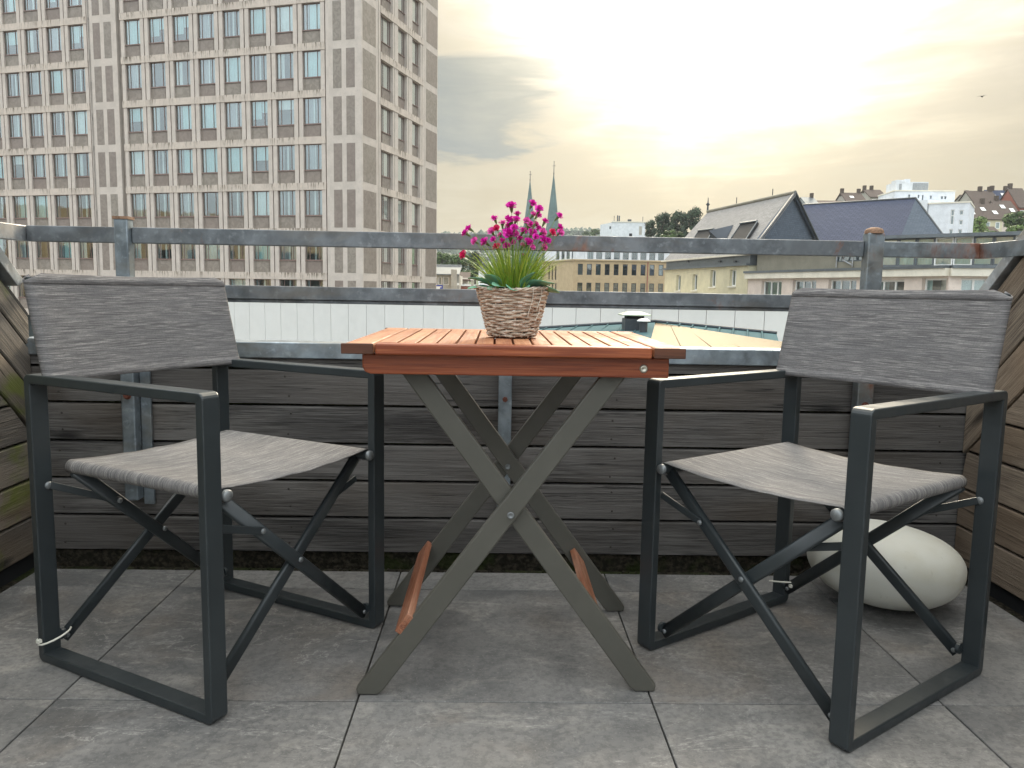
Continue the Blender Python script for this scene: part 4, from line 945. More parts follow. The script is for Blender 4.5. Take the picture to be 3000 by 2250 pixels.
# ---- low hipped metal roof in front of it
ap = at(1920, 944, 10.2); lf = at(1560, 964, 10.6); rg_ = at(2275, 978, 9.2)
hr = empty('hipped_metal_roof', (ap.x, ap.y, GZ), 0, label='low teal metal roof with glossy front shining golden below the parapet', cat='roof')
fl_ = Vector((lf.x-0.9, 7.0, ap.z-0.24)); fr_ = Vector((rg_.x+0.4, 6.6, rg_.z-0.10)); mid_ = Vector((ap.x-0.75, 6.8, ap.z-0.165)); split = at(2285, 1012, 8.2)
def sheet(pts, th=0.03):
    m = MB(); m.prism(pts[::-1] if (Vector(pts[1])-Vector(pts[0])).cross(Vector(pts[2])-Vector(pts[0])).z > 0 else pts, (0, 0, -th)); return m
attach(sheet([ap, lf, fl_, mid_]), 'left_slope', M['roof_teal'], hr)
attach(sheet([ap+Vector((0, 0, 0.002)), Vector((split.x, split.y, split.z)), Vector((rg_.x, rg_.y, rg_.z))]), 'right_slope', M['roof_teal'], hr)
attach(sheet([ap-Vector((0, 0, 0.004)), mid_, fr_, split-Vector((0, 0, 0.004))]), 'front_slope', M['roof_gloss'], hr)
for k in range(1, 9):
    t = k/9; a = ap.lerp(rg_, t)+Vector((0, 0, .012)); b = ap.lerp(split, t)+Vector((0, 0, .012)); attach(MB().tube([a, b], 0.012, 5), 'seam', M['roof_teal'], hr)
for k in range(1, 7):
    t = k/7; a = ap.lerp(split, t)+Vector((0, 0, .004)); b = mid_.lerp(fr_, t)+Vector((0, 0, .008)); attach(MB().tube([a, b], 0.0045, 5), 'seam', M['roof_gloss'], hr)
for k in range(1, 8):
    t = k/8; a = lf.lerp(ap, t)+Vector((0, 0, .01)); b = fl_.lerp(mid_, t)+Vector((0, 0, .01)); attach(MB().tube([a, b], 0.008, 5), 'seam', M['roof_teal'], hr)
attach(MB().tube([lf+Vector((0, 0, .01)), ap+Vector((0, 0, .015)), rg_+Vector((0, 0, .01))], 0.022, 6), 'ridge_trim', M['dark_metal'], hr)
bx_ = at(1560, 972, 10.8)
attach(MB().prism([(lf.x-1, lf.y+0.3, GZ), (rg_.x+0.6, rg_.y+0.2, GZ), (rg_.x+0.6, 6.9, GZ), (lf.x-1, 7.2, GZ)], (0, 0, ap.z-0.75-GZ)), 'walls', M['concrete'], hr)
# vents on that roof
def vent(px, py, Y, r, h, label, square):
    p = at(px, py, Y); v = empty('roof_vent', (p.x, p.y, p.z), 0, label=label, cat='vent')
    if square:
        MB().b6(-r, r, -r, r, -0.25, h*0.62).build('shaft', M['dark_metal'], v, bevel=0.01); MB().b6(-r*0.8, r*0.8, -r*0.8, r*0.8, h*0.62, h*0.8).build('louvre', M['black'], v)
        MB().add([(-r*1.35, -r*1.35, h*0.8), (r*1.35, -r*1.35, h*0.8), (r*1.35, r*1.35, h*0.8), (-r*1.35, r*1.35, h*0.8), (-r*1.35, -r*1.35, h*0.86), (r*1.35, -r*1.35, h*0.86), (r*1.35, r*1.35, h*0.86), (-r*1.35, r*1.35, h*0.86), (-r*0.7, -r*0.7, h*1.02), (r*0.7, -r*0.7, h*1.02), (r*0.7, r*0.7, h*1.02), (-r*0.7, r*0.7, h*1.02)],
                 [(3, 2, 1, 0), (0, 1, 5, 4), (1, 2, 6, 5), (2, 3, 7, 6), (3, 0, 4, 7), (4, 5, 9, 8), (5, 6, 10, 9), (6, 7, 11, 10), (7, 4, 8, 11), (8, 9, 10, 11)]).build('cowl', simple('pale_green_cowl', srgb(150, 166, 146), 0.5, 0.2), v)
    else:
        MB().cyl((0, 0, -0.2), (0, 0, h*0.8), r, 16).build('pipe', M['dark_metal'], v); MB().lathe([(0.0005, h*1.05), (r*1.0, h), (r*1.7, h*0.86), (r*1.7, h*0.78), (0.0005, h*0.78)], seg=20).build('cap', M['white_frame'], v)
vent(1857, 962, 9.3, 0.125, 0.19, 'square metal roof vent with a pale green cowl', True)
vent(1885, 968, 8.95, 0.045, 0.13, 'small round vent pipe with white cap beside the square vent', False)

# ---- beige sandstone office block (centre)
Y = 150; bo_ = building('office_block', gpt(1800, 800, Y), 'beige sandstone office block with two rows of dark windows')
F = Facade(gpt(1681, 800, Y), gpt(1962, 800, Y))
z1 = F.px(1800, 765)[1]; ops = []
for r_, (ya, yb) in enumerate(((773, 805), (828, 861))):
    for k in range(10):
        xa = 1692.5+26.25*k-(1.5 if r_ else 0); u0, zb = F.px(xa, yb+0.018*(xa-1800)*0+0.6*k*0.55); u1, za = F.px(xa+15.5, ya+0.6*k*0.55); ops.append((u0, u1, zb, za))
F.wall(GZ, z1, ops, M['beige'], bo_, thick=14)
for o in ops: F.window(o, bo_, M['dark_metal'], M['pane_dark'], hbars=(0.55,), t=0.1, curtain=[(0.0, 1.0, M['curtain_grey'])] if random.random() < 0.25 else None)
# upper glazed storey, set back a little
z2 = F.px(1800, 712)[1]; ops2 = []
for k in range(14):
    xa = 1680+26.0*k-14
    u0 = F.px(xa+4, 750)[0]; u1 = F.px(xa+21.5, 750)[0]; ops2.append((u0, u1, z1+0.35, z2-0.3))
ops2 = [o for o in ops2 if o[0] > 0.1 and o[1] < F.len-0.1]
F2 = Facade(F.W(0, 0, 0.6), F.W(F.len, 0, 0.6))
F2.wall(z1-0.02, z2, ops2, M['white_wall'], bo_, name='upper_wall', thick=12)
for o in ops2: F2.window(o, bo_, M['zinc'], M['pane_dark'], bars=(0.36, 0.68), t=0.08)
attach(F.box(MB(), -0.3, F.len+0.3, z1, z1+0.25, -0.3, 0.5), 'cornice', M['beige2'], bo_)
attach(F.box(MB(), -0.4, F.len+0.4, z2, z2+0.3, -0.3, 9), 'roof', M['zinc'], bo_)
Fb = Facade(gpt(1588, 800, 166), gpt(1680.6, 800, 150.05)); ops = []
for (ya, yb) in ((778, 820), (830, 872)):
    for xa in (1605.5, 1615.2, 1624.6): u0, zb = Fb.px(xa, yb); u1, za = Fb.px(xa+5.6, ya); ops.append((u0, u1, zb, za))
zz = F.px(1690, 764)[1]; Fb.wall(GZ, z1, ops, M['beige2'], bo_, name='side_wall', thick=5)
for o in ops: Fb.window(o, bo_, M['dark_metal'], M['pane_dark'], t=0.08)
ops = []
for k in range(4): xa = 1622+15*k; u0 = Fb.px(xa, 750)[0]; u1 = Fb.px(xa+10, 750)[0]; ops.append((u0, u1, z1+0.4, z2-0.3))
Fb2 = Facade(Fb.W(0, 0, 0.5), Fb.W(Fb.len, 0, 0.5)); Fb2.wall(z1-0.02, z2, ops, M['white_wall'], bo_, name='side_upper_wall', thick=4)
for o in ops: Fb2.window(o, bo_, M['zinc'], M['pane_dark'], bars=(0.5,), t=0.08)
attach(Fb.box(MB(), -0.2, Fb.len-0.35, z1, z1+0.25, -0.3, 0.45), 'side_cornice', M['beige2'], bo_)
p = at(1897, 800, Y-0.1)
attach(MB().cyl((p.x, p.y-0.1, GZ), (p.x, p.y-0.1, z1), 0.09, 8), 'downpipe', M['brick'], bo_)

# ---- twin church spires
for (px, ytip, yfin, Y, lab) in ((1553, 531, 503, 262, 'slimmer left spire of the twin green church spires'), (1622.5, 513, 474, 240, 'taller right spire of the twin green church spires')):
    tip = at(px, ytip, Y); top = at(px, yfin, Y); s = empty('church_spire', (tip.x, tip.y, GZ), 0, label=lab, cat='spire')
    hh = tip.z-GZ; k = (18.5/178)*hh; sl_ = 0.104
    zb = 8.0-GZ
    m = MB(); n = 8; rb_ = (hh-zb)*sl_+0.35; m.lathe([(rb_*1.18, zb-0.4), (rb_, zb+1.4), (0.12, hh)], seg=n, smooth=False); m.build('spire_roof', M['copper'], s)
    m = MB(); m.b6(-rb_*0.95, rb_*0.95, -rb_*0.95, rb_*0.95, 0, zb-0.4); m.build('tower', M['concrete'], s)
    m = MB(); zt_ = top.z-GZ; m.tube([(0, 0, hh-0.2), (0, 0, zt_)], [0.13, 0.07], 6); m.lathe([(0.0005, -0.3), (0.26, 0), (0.0005, 0.3)], (0, 0, hh+0.45), 10); hgt = zt_-hh
    m.b6(-0.45, 0.45, -0.05, 0.05, hh+hgt*0.68, hh+hgt*0.68+0.12); m.lathe([(0.0005, -0.2), (0.2, 0), (0.0005, 0.2)], (0, 0, zt_), 8); m.build('finial_cross', M['dark_metal'], s)

# ---- white block with roof antennas
Y = 210; F = Facade(gpt(1794, 670, Y), gpt(1891, 670, Y)); wb_ = building('white_block', gpt(1830, 670, Y), 'white windowless block with antennas on its flat roof')
zt = at(1840, 651.5, Y).z; attach(F.box(MB(), 0, F.len, GZ, zt, 0, 9), 'wall', M['white_wall'], wb_)
F2 = Facade(gpt(1758.5, 670, Y+8), gpt(1793.6, 670, Y)); attach(F2.box(MB(), 0, F2.len-0.05, GZ, zt-0.1, 0, 3), 'side_wall', M['white_wall'], wb_)
attach(F.box(MB(), -0.15, F.len+0.15, zt, zt+0.25, -0.15, 9), 'roof_edge', M['trim'], wb_)
for (x0, y0, x1, y1, mt) in ((1786, 663, 1790, 671, 'black'), (1872, 663, 1881, 688, 'concrete'), (1843, 684, 1852, 692, 'black')):
    if x0 < 1794: u0, zb = F2.px(x0, y1); u1, za = F2.px(x1, y0); attach(F2.box(MB(), u0, u1, zb, za, -0.06, 0.05), 'round_vent', M[mt], wb_)
    else: u0, zb = F.px(x0, y1); u1, za = F.px(x1, y0); attach(F.box(MB(), u0, u1, zb, za, -0.06, 0.05), 'vent_panel', M[mt], wb_)
for (x, yt, w) in ((1799, 632, .12), (1809, 631, .3), (1814, 632, .3), (1844, 643, .9), (1883, 635, .12)):
    a = at(x, 651, Y+2); b = at(x, yt, Y+2); attach(MB().b6(a.x-w/2, a.x+w/2, a.y-w/2, a.y+w/2, zt, b.z), 'antenna', M['dark_metal'], wb_)

# ---- row of houses on the right: slate gable with cream front, then the long pinkish house
Fy = Facade(gpt(1948, 800, 79.0), gpt(2192, 800, 61.5)); cream = building('cream_house', gpt(2080, 800, 70), 'cream rendered house with a steep grey slate roof and dark gable')
ev = Fy.px(2192, 752)[1]; ops = []
for (x0, x1, ya, yb) in ((1980, 1995, 806, 851), (2027.5, 2044, 803, 850), (2079, 2098, 791, 840), (2136, 2158, 789, 838)):
    u0, zb = Fy.px(x0, yb); u1, za = Fy.px(x1, ya); ops.append((u0, u1, zb, za))
zw = Fy.px(2185, 778)[1]
Fy.wall(GZ, zw, ops, M['cream'], cream, thick=9, dep=0.3)
for o in ops: Fy.window(o, cream, M['white_frame'], M['pane_dark'], bars=(0.5,), t=0.09, dep=0.28, curtain=[(0, .45, M['curtain_grey'])])
for o in ops: attach(Fy.box(MB(), o[0]-0.1, o[1]+0.1, o[2]-0.12, o[2]-0.01, -0.12, 0.2), 'sill', M['trim'], cream)
attach(Fy.box(MB(), -0.2, Fy.len+0.1, zw, zw+0.16, -0.25, 2), 'gutter', M['zinc'], cream)
zm = Fy.px(2185, 748)[1]
attach(Fy.box(MB(), 0, Fy.len, zw+0.16, zm, 0.1, 8.5), 'attic_wall', M['zinc'], cream)
attach(Fy.box(MB(), -0.4, Fy.len+0.2, zm, zm+0.14, -0.3, 1.5), 'eave', M['trim'], cream)
for x in (2014, 2107, 2152): u, z = Fy.px(x, 766); attach(Fy.box(MB(), u-0.2, u+0.2, z-0.06, z+0.06, -0.02, 0.3), 'roof_hook', M['dark_metal'], cream)
bal = Fy.px(1950, 858); u0 = Fy.px(1945, 858)[0]; u1 = Fy.px(2100, 858)[0]
attach(Fy.box(MB(), u0, u1, GZ, Fy.px(2000, 857)[1], -1.6, -0.02), 'terrace_parapet', M['trim'], cream)
# steep slate roof: ridge from the gable apex back to the far end
ap = at(2330, 566, 66.0); rid = at(2073, 622, 83.0); e0 = Fy.W(-0.5, zm+0.14, 0.0); e1 = Fy.W(Fy.len+0.2, zm+0.14, 0.0)
ax = Vector((ap.x, ap.y, 0)); hv = Vector((ap.x-e1.x, ap.y-e1.y, 0)); b1 = Vector((ap.x+hv.x, ap.y+hv.y, zm+0.14)); b0 = Vector((rid.x+hv.x, rid.y+hv.y, zm+0.14))
def roof_sheet(pts, name, mat, parent, th=0.15):
    n = (Vector(pts[1])-Vector(pts[0])).cross(Vector(pts[2])-Vector(pts[0])).normalized()
    if n.z < -1e-3 or (abs(n.z) < 1e-3 and n.y > 0): pts = pts[::-1]; n = -n
    m = MB(); m.prism([Vector(p) for p in pts][::-1], n*-th); o = m.build(name, mat); auto_uv(o.data); o.parent = parent; o.matrix_parent_inverse = Matrix.Translation(parent.location).inverted(); o['_attached'] = 1; return o
roof = roof_sheet([e0, e1, ap, rid], 'roof', M['slate_light'], cream); roof_sheet([b1, b0, rid+Vector((0, 0, -.01)), ap+Vector((0, 0, -.01))], 'roof', M['slate_dark'], cream)
g_in = (rid-ap).normalized()*0.4
roof_sheet([e1+g_in, b1+g_in, ap+g_in-Vector((0, 0, 0.1))], 'gable', M['slate_dark'], cream, 0.2)
roof_sheet([e0-g_in, b0-g_in, rid-g_in-Vector((0, 0, 0.1))], 'gable', M['slate_dark'], cream, 0.2)
attach(MB().tube([e1, ap+Vector((0, 0, 0.05)), b1], 0.13, 6), 'verge', M['dark_metal'], cream)
attach(MB().tube([ap+Vector((0, 0, .08)), rid+Vector((0, 0, .08))], 0.16, 6), 'ridge', M['grey_clad'], cream)
attach(MB().tube([rid, rid+Vector((0, 0, 1.5))], [0.12, 0.03], 6).lathe([(0.0005, -0.25), (0.22, 0), (0.0005, 0.25)], rid+Vector((0, 0, .8)), 8), 'finial', M['dark_metal'], cream)
for t in (0.22, 0.62): q = ap.lerp(rid, t); attach(MB().tube([q, q+Vector((0, 0, 0.8))], 0.04, 5), 'lightning_rod', M['dark_metal'], cream)
# dormers in the front slope
def on_roof(x, y):
    n = (e1-e0).cross(ap-e0); d = _fw*FPX + _r*(x-1500) - _u*(y-1125); C = Vector((0, 0, CAM_H)); return C+d*(n.dot(e0-C)/n.dot(d))
nr = (e1-e0).cross(ap-e0).normalized(); nr = nr if nr.z > 0 else -nr
for quad in (((2176, 664), (2225, 657), (2190, 712), (2140, 716)), ((2052, 684), (2098, 679), (2076, 712), (2030, 716))):
    q = [on_roof(*c)+nr*0.06 for c in quad]; m = MB(); m.prism(q, nr*0.22); attach(m, 'dormer_opening', M['black'], cream)
    attach(MB().tube([q[0]+nr*0.3, q[1]+nr*0.3], 0.09, 6).tube([q[1]+nr*0.25, q[2]+nr*0.25], 0.05, 6).tube([q[0]+nr*0.25, q[3]+nr*0.25], 0.05, 6), 'dormer_frame', M['zinc'], cream)
q = [on_roof(2150, 660)+nr*0.1, on_roof(2094, 694)+nr*0.1, on_roof(2080, 700)+nr*1.5, on_roof(2130, 690)+nr*1.1]
m = MB(); m.add([on_roof(2150, 660)+nr*0.05, on_roof(2085, 706)+nr*0.05, on_roof(2122, 716)+nr*0.05, on_roof(2100, 706)+nr*1.2], [(0, 1, 3), (0, 3, 2), (1, 2, 3), (0, 2, 1)])
attach(m, 'dormer_cheek', M['slate_dark'], cream)

# long pinkish house
Fp = Facade(gpt(2193, 800, 61.4), gpt(2782, 800, 42.5)); pk = building('pink_house', gpt(2500, 800, 50), 'long pale pink house with white casement windows and roof terrace')
zc = Fp.px(2400, 814)[1]; zb = -3.0; ops = []; spec = []
for (x0, x1, ya) in ((2232, 2291, 822), (2323, 2392, 820), (2428, 2510, 818), (2545, 2650, 820)):
    u0 = Fp.px(x0, ya)[0]; u1, za = Fp.px(x1, ya); ops.append((u0, u1, za-2.15, za))
for (x0, x1) in ((2702, 2785),):
    u0 = Fp.px(x0, 815)[0]; u1, za = Fp.px(min(x1, 2778), 815); ops.append((u0, u1, za-2.15, za))
Fp.wall(GZ, zc, ops, M['pink'], pk, thick=10, dep=0.3)
for i, o in enumerate(ops):
    cur = [(0, .3, M['curtain_grey'])] if i < 3 else ([(0.0, 0.2, M['blind']), (0.75, 1.0, M['blind'])] if i == 4 else [(0, 0.45, M['curtain'])])
    Fp.window(o, pk, M['white_frame'], M['pane_dark'] if i < 4 else M['pane_clear'], bars=(0.36, 0.68) if i < 4 else (), t=0.1, dep=0.28, curtain=cur)
attach(Fp.box(MB(), -0.1, Fp.len, zc, zc+0.42, -0.3, 0.6), 'cornice', M['trim'], pk); attach(Fp.box(MB(), -0.15, Fp.len, zc+0.42, zc+0.58, -0.38, 1.0), 'terrace_edge', M['zinc'], pk)
Fr = Facade(gpt(2783, 800, 42.48), gpt(3120, 800, 41.0)); ops = []
for (x0, x1, bars) in ((2817, 2897, (0.5,)), (2915, 2990, (0.5,)), (3020, 3100, (0.5,))):
    u0 = Fr.px(x0, 816)[0]; u1, za = Fr.px(x1, 816); ops.append((u0, u1, za-2.15, za))
Fr.wall(GZ, zc, ops, M['pink'], pk, thick=10, dep=0.3, name='front_wall')
for o in ops: Fr.window(o, pk, M['white_frame'], M['pane_clear'], bars=(0.5,), t=0.1, dep=0.28, curtain=[(0.03, 0.97, M['curtain'])])
attach(Fr.box(MB(), 0, Fr.len, zc, zc+0.42, -0.3, 0.6), 'cornice', M['trim'], pk); attach(Fr.box(MB(), 0.02, Fr.len, zc+0.42, zc+0.58, -0.38, 1.0), 'terrace_edge', M['zinc'], pk)
# terrace storey: grey cladding on the left, glazing on the right
zt = Fp.px(2400, 724)[1]
Fs = Facade(Fp.W(0.3, 0, 0.5), Fp.W(Fp.len, 0, 0.5)); uA = Fs.px(2448, 770)[0]; uB = Fs.px(2566, 770)[0]; zg = zc+0.58
attach(Fs.box(MB(), 0, uA, zg, zt, 0, 5), 'grey_cladding', M['grey_clad'], pk)
attach(Fs.box(MB(), uA, uB, zg, zg+0.45, 0, 5), 'sill_wall', M['grey_clad'], pk)
o = (uA+0.05, uB, zg+0.45, zt-0.1); Fs.window(o, pk, M['zinc'], M['pane_dark'], bars=(0.5,), t=0.08, dep=0.1)
attach(Fs.box(MB(), -0.4, uB+0.1, zt-0.1, zt+0.12, -0.4, 5), 'flat_roof', M['zinc'], pk)
for x in (2455, 2502): q = Fs.px(x, 760)[0]; attach(MB().tube([Fs.W(q, zg+0.1, -0.1), Fs.W(q, zt-0.1, -0.1)], 0.045, 6), 'downpipe', M['galv_light'], pk)
q = [Fs.W(Fs.px(2478, 752)[0], Fs.px(2478, 752)[1], -0.12), Fs.W(Fs.px(2474, 762)[0], Fs.px(2474, 762)[1], -0.15), Fs.W(Fs.px(2500, 776)[0], Fs.px(2500, 776)[1], -0.12)]
attach(MB().tube(q, 0.05, 6), 'gutter_elbow', M['galv_light'], pk)
Fg = Facade(Fp.W(uB+0.6, 0, 0.55), Fr.W(Fr.len, 0, 1.2)); n = 9
for k in range(n):
    a, b = Fg.len*k/n, Fg.len*(k+1)/n
    Fg.window((a+0.02, b-0.02, zg+0.1, zt+0.25), pk, M['white_frame'] if k in (3, 4, 7) else M['zinc'], M['pane_clear'], t=0.07, dep=0.0, curtain=[(0.02, 0.98, M['blind'] if k % 3 else M['curtain'])])
attach(Fg.box(MB(), -0.3, Fg.len, zt+0.25, zt+0.45, -0.5, 5), 'flat_roof', M['zinc'], pk); attach(Fg.box(MB(), 0, Fg.len, zg, zg+0.1, -0.05, 0.1), 'threshold', M['zinc'], pk)
attach(Fg.box(MB(), 0, Fg.len, zg+0.1, zt+0.25, 0.6, 0.7), 'inner_wall', M['curtain_grey'], pk)

# ---- big blue slate hipped roof behind
db = building('slate_roofed_hall', gpt(2580, 700, 78), 'big hall with a dark blue hipped slate roof behind the pink house')
r2 = at(2683, 582, 74.0); r1 = at(2330, 606, 81.6); r1.z = r2.z
er = at(2790, 726, 68.0); el_ = at(2250, 735, 84.0); ef = at(2628, 724, 66.5)
zb_ = er.z; ef.z = zb_; el_ = ef+(r1-r2)*1.12
bk1 = Vector((2*r2.x-ef.x+1.5, 2*r2.y-ef.y+2, zb_)); er2 = Vector((er.x, er.y, zb_))
roof_sheet([el_, ef, r2, r1], 'roof', M['slate_blue'], db); roof_sheet([ef, er2, r2], 'hip_end', M['slate_dark'], db); roof_sheet([er2, bk1, r2], 'hip_back', M['slate_dark'], db); 
bl = Vector((2*r1.x-el_.x+4, 2*r1.y-el_.y, zb_)); roof_sheet([bk1, bl, r1, r2], 'roof', M['slate_blue'], db)
attach(MB().prism([(p.x, p.y, GZ) for p in (el_, ef, er2, bk1, bl)], (0, 0, zb_-GZ-0.1)), 'walls', M['concrete'], db)
attach(MB().tube([r1, r2+Vector((0, 0, .05)), er2], 0.11, 6), 'ridge', M['dark_metal'], db)

# ---- white apartment tower
Y = 118; F = Facade(gpt(2718, 640, Y), gpt(2838, 640, Y-3)); wt = building('white_apartment_block', gpt(2700, 640, Y), 'white stepped apartment block rising behind the blue slate roof')
ztop = F.px(2780, 596)[1]; ops = []
for (x0, x1, ya, yb) in ((2783, 2797, 614, 658), (2810, 2823, 616, 630), (2809, 2821, 645, 659), (2780, 2792, 672, 687), (2806, 2819, 672, 687), (2779, 2791, 701, 716), (2804, 2817, 701, 716)):
    u0, zb = F.px(x0, yb); u1, za = F.px(x1, ya); ops.append((u0, u1, zb, za))
F.wall(GZ, ztop, ops, M['white_wall'], wt, thick=10)
for o in ops: F.window(o, wt, M['white_frame'], M['pane_dark'], t=0.08, hbars=(0.6,) if o[3]-o[2] > 1.5 else ())
attach(F.box(MB(), -0.1, F.len+0.12, ztop, ztop+0.2, -0.12, 9), 'roof_edge', M['trim'], wt)
F2 = Facade(gpt(2540, 600, Y+9), gpt(2717, 600, Y+0.2)); attach(F2.box(MB(), 0, F2.len, GZ, F2.px(2660, 590)[1], 0.0, 8), 'rear_wing', M['white_wall'], wt)
F3 = Facade(gpt(2620, 580, Y+5), gpt(2797, 580, Y+4)); z3 = F3.px(2750, 561)[1]; ops = []
for (x0, x1, ya, yb) in ((2660, 2667, 570, 580), (2688, 2694, 571, 580), (2700, 2706, 571, 592), (2724, 2730, 573, 582), (2756, 2763, 575, 583), (2766, 2773, 575, 583)):
    u0, zb = F3.px(x0, yb); u1, za = F3.px(x1, ya); ops.append((u0, u1, zb, za))
F3.wall(0, z3, ops, M['white_wall'], wt, name='upper_storey', thick=7)
for o in ops: F3.window(o, wt, M['zinc'], M['pane_dark'], t=0.05)
attach(F3.box(MB(), -0.1, F3.len+0.1, z3, z3+0.18, -0.1, 7), 'roof_edge', M['trim'], wt)
F4 = Facade(gpt(2625, 545, Y+6.5), gpt(2720, 545, Y+6)); z4 = F4.px(2680, 533)[1]
attach(F4.box(MB(), 0, F4.len, z3+0.1, z4, 0, 4), 'lift_house', M['white_wall'], wt); uu = F4.px(2657, 530)[0]
attach(F4.box(MB(), uu, uu+0.7, z4, F4.px(2660, 523)[1], 0.5, 1.5), 'chimney', M['white_wall'], wt)
attach(F4.box(MB(), 0.0, F4.px(2649, 540)[0], z4, z4+0.3, -0.05, 2), 'lift_cap', M['white_wall'], wt)
u0 = F4.px(2633, 557)[0]; u1 = F4.px(2642, 540)[0]; attach(F4.box(MB(), u0, u1, z3+0.2, z4-0.3, -0.04, 0.2), 'door', M['coping'], wt)
u0 = F4.px(2673, 557)[0]; attach(F4.box(MB(), u0, F4.len-0.05, z3+0.3, z4-0.15, -0.05, 0.1), 'grey_cladding', M['coping'], wt)

# ---- hillside with houses on the right
hs = MB(); n = 24; P = []
for j in range(7):
    for i in range(n+1):
        x = -40+i*14.0; y = 135+j*45
        z = GZ+max(0.0, (x-15)*0.10+j*5.2)*(1-math.exp(-j*0.8))+1.5*math.sin(x*0.09+j)
        P.append((x, y, z))
hs.add(P, [(j*(n+1)+i, j*(n+1)+i+1, (j+1)*(n+1)+i+1, (j+1)*(n+1)+i) for j in range(6) for i in range(n)], 0, True)
hl = hs.build('hillside', M['hill']); tag(hl, kind='structure')
def hill_house(x0, x1, ye, yr, Y, base, roofm, wallm, label, chim=(), sky=(), dep=9, shift=0.0):
    """gabled house: eaves at photo height ye, ridge at yr"""
    a, b = at(x0, ye, Y), at(x1, ye, Y); r0, r1 = at(x0+shift, yr, Y+dep/2), at(x1+shift, yr, Y+dep/2)
    h = empty('hill_house', ((a.x+b.x)/2, Y, base), 0, label=label, cat='house', group='houses on the hillside')
    zr = (r0.z+r1.z)/2; ze = min((a.z+b.z)/2, zr-1.0); xa, xb = a.x, b.x
    m = MB(); m.prism([(xa+.3, Y+.3, base), (xa+.3, Y+dep-.3, base), (xa+.3, Y+dep-.3, ze), (xa+.3, Y+dep/2, zr-.3), (xa+.3, Y+.3, ze)], (xb-xa-.6, 0, 0)); attach(m, 'wall', wallm, h)
    for sgn in (0, 1):
        y0 = Y-.2 if sgn == 0 else Y+dep+.2
        roof_sheet([(xa, y0, ze-.2), (xb, y0, ze-.2), (xb, Y+dep/2, zr+(.01 if sgn else 0)), (xa, Y+dep/2, zr+(.01 if sgn else 0))], 'roof', roofm, h, 0.2)
    for t in chim: x = xa+(xb-xa)*t; attach(MB().b6(x-.4, x+.4, Y+dep/2-.3, Y+dep/2+.5, zr-1, zr+1.1), 'chimney', M['bark'], h)
    for (t, s) in sky:
        x = xa+(xb-xa)*t; p0 = Vector((x, Y-.2, ze-.2)); p1 = Vector((x, Y+dep/2, zr)); q0, q1 = p0.lerp(p1, s), p0.lerp(p1, s+0.2); nn = Vector((0, -(zr-ze), dep/2)).normalized()*0.08
        m = MB(); m.prism([q0+nn+Vector((-.5, 0, 0)), q0+nn+Vector((.5, 0, 0)), q1+nn+Vector((.5, 0, 0)), q1+nn+Vector((-.5, 0, 0))], nn); attach(m, 'skylight', M['white_frame'], h)
    nw = max(2, int((xb-xa)/3)); Fh = Facade((xa+.3, Y+.295), (xb-.3, Y+.295))
    for k in range(nw):
        u = Fh.len*(k+0.5)/nw; Fh.window((u-.5, u+.5, ze-2.3, ze-.8), h, M['white_frame'], M['pane_dark'], t=.12, dep=-0.03, room=True)
    return h
hill_house(2836, 2868, 590, 571, 205, 2, M['tile_roof'], M['concrete'], 'small brown roofed house right behind the white apartment block', (0.6,), (), 8)
hill_house(2858, 2940, 600, 560, 196, 2, M['tile_roof'], M['concrete'], 'wide brown roofed terrace house left of the blue roofed one', (0.55, 0.9), (), 10, 6)
hill_house(2914, 2982, 605, 558, 200, 2, M['slate_blue'], M['concrete'], 'dark blue roofed house near the top of the right hill', (0.35, 0.95), ((.25, .5), (.7, .6)), 10, 6)
hill_house(2984, 3030, 606, 552, 190, 2, M['tile_roof'], M['brick'], 'brown house cut by the right edge of the picture', (0.2,), (), 10)
hill_house(2838, 2890, 646, 600, 182, 0, M['tile_roof'], M['pink'], 'lower grey brown roofed house above the trees', (), ((.5, .4),), 10, -8)
hill_house(2880, 2944, 640, 596, 184, 0, M['tile_roof'], M['cream'], 'middle stepped roof house with skylights on the right hill', (0.5,), ((.3, .5), (.75, .3)), 10, -8)
hill_house(2936, 2996, 634, 588, 186, 0, M['tile_roof'], M['pink'], 'stepped roof house with a pale dormer below the blue roof', (0.3,), ((.35, .5), (.7, .3)), 10, -8)
hill_house(2908, 2936, 684, 664, 165, 0, M['tile_roof'], M['cream'], 'tiny cream gabled house among the hillside trees', (), (), 6)
hill_house(2480, 2542, 590, 565, 215, 0, M['tile_roof'], M['concrete'], 'brown roofed house with chimneys left of the white block', (0.1, 0.9), ((.4, .4),), 9)
hill_house(2548, 2600, 575, 556, 220, 0, M['tile_roof'], M['concrete'], 'distant roof peeping over the white rear wing', (0.1, 0.5), (), 9)
hill_house(2362, 2402, 598, 578, 212, 0, M['zinc'], M['coping'], 'grey flat hilltop house just right of the slate gable', (0.85,), (), 9)
hill_house(2398, 2490, 600, 588, 214, 0, M['tile_roof'], M['concrete'], 'long low roofed house on the ridge over the blue roof', (), (), 9)

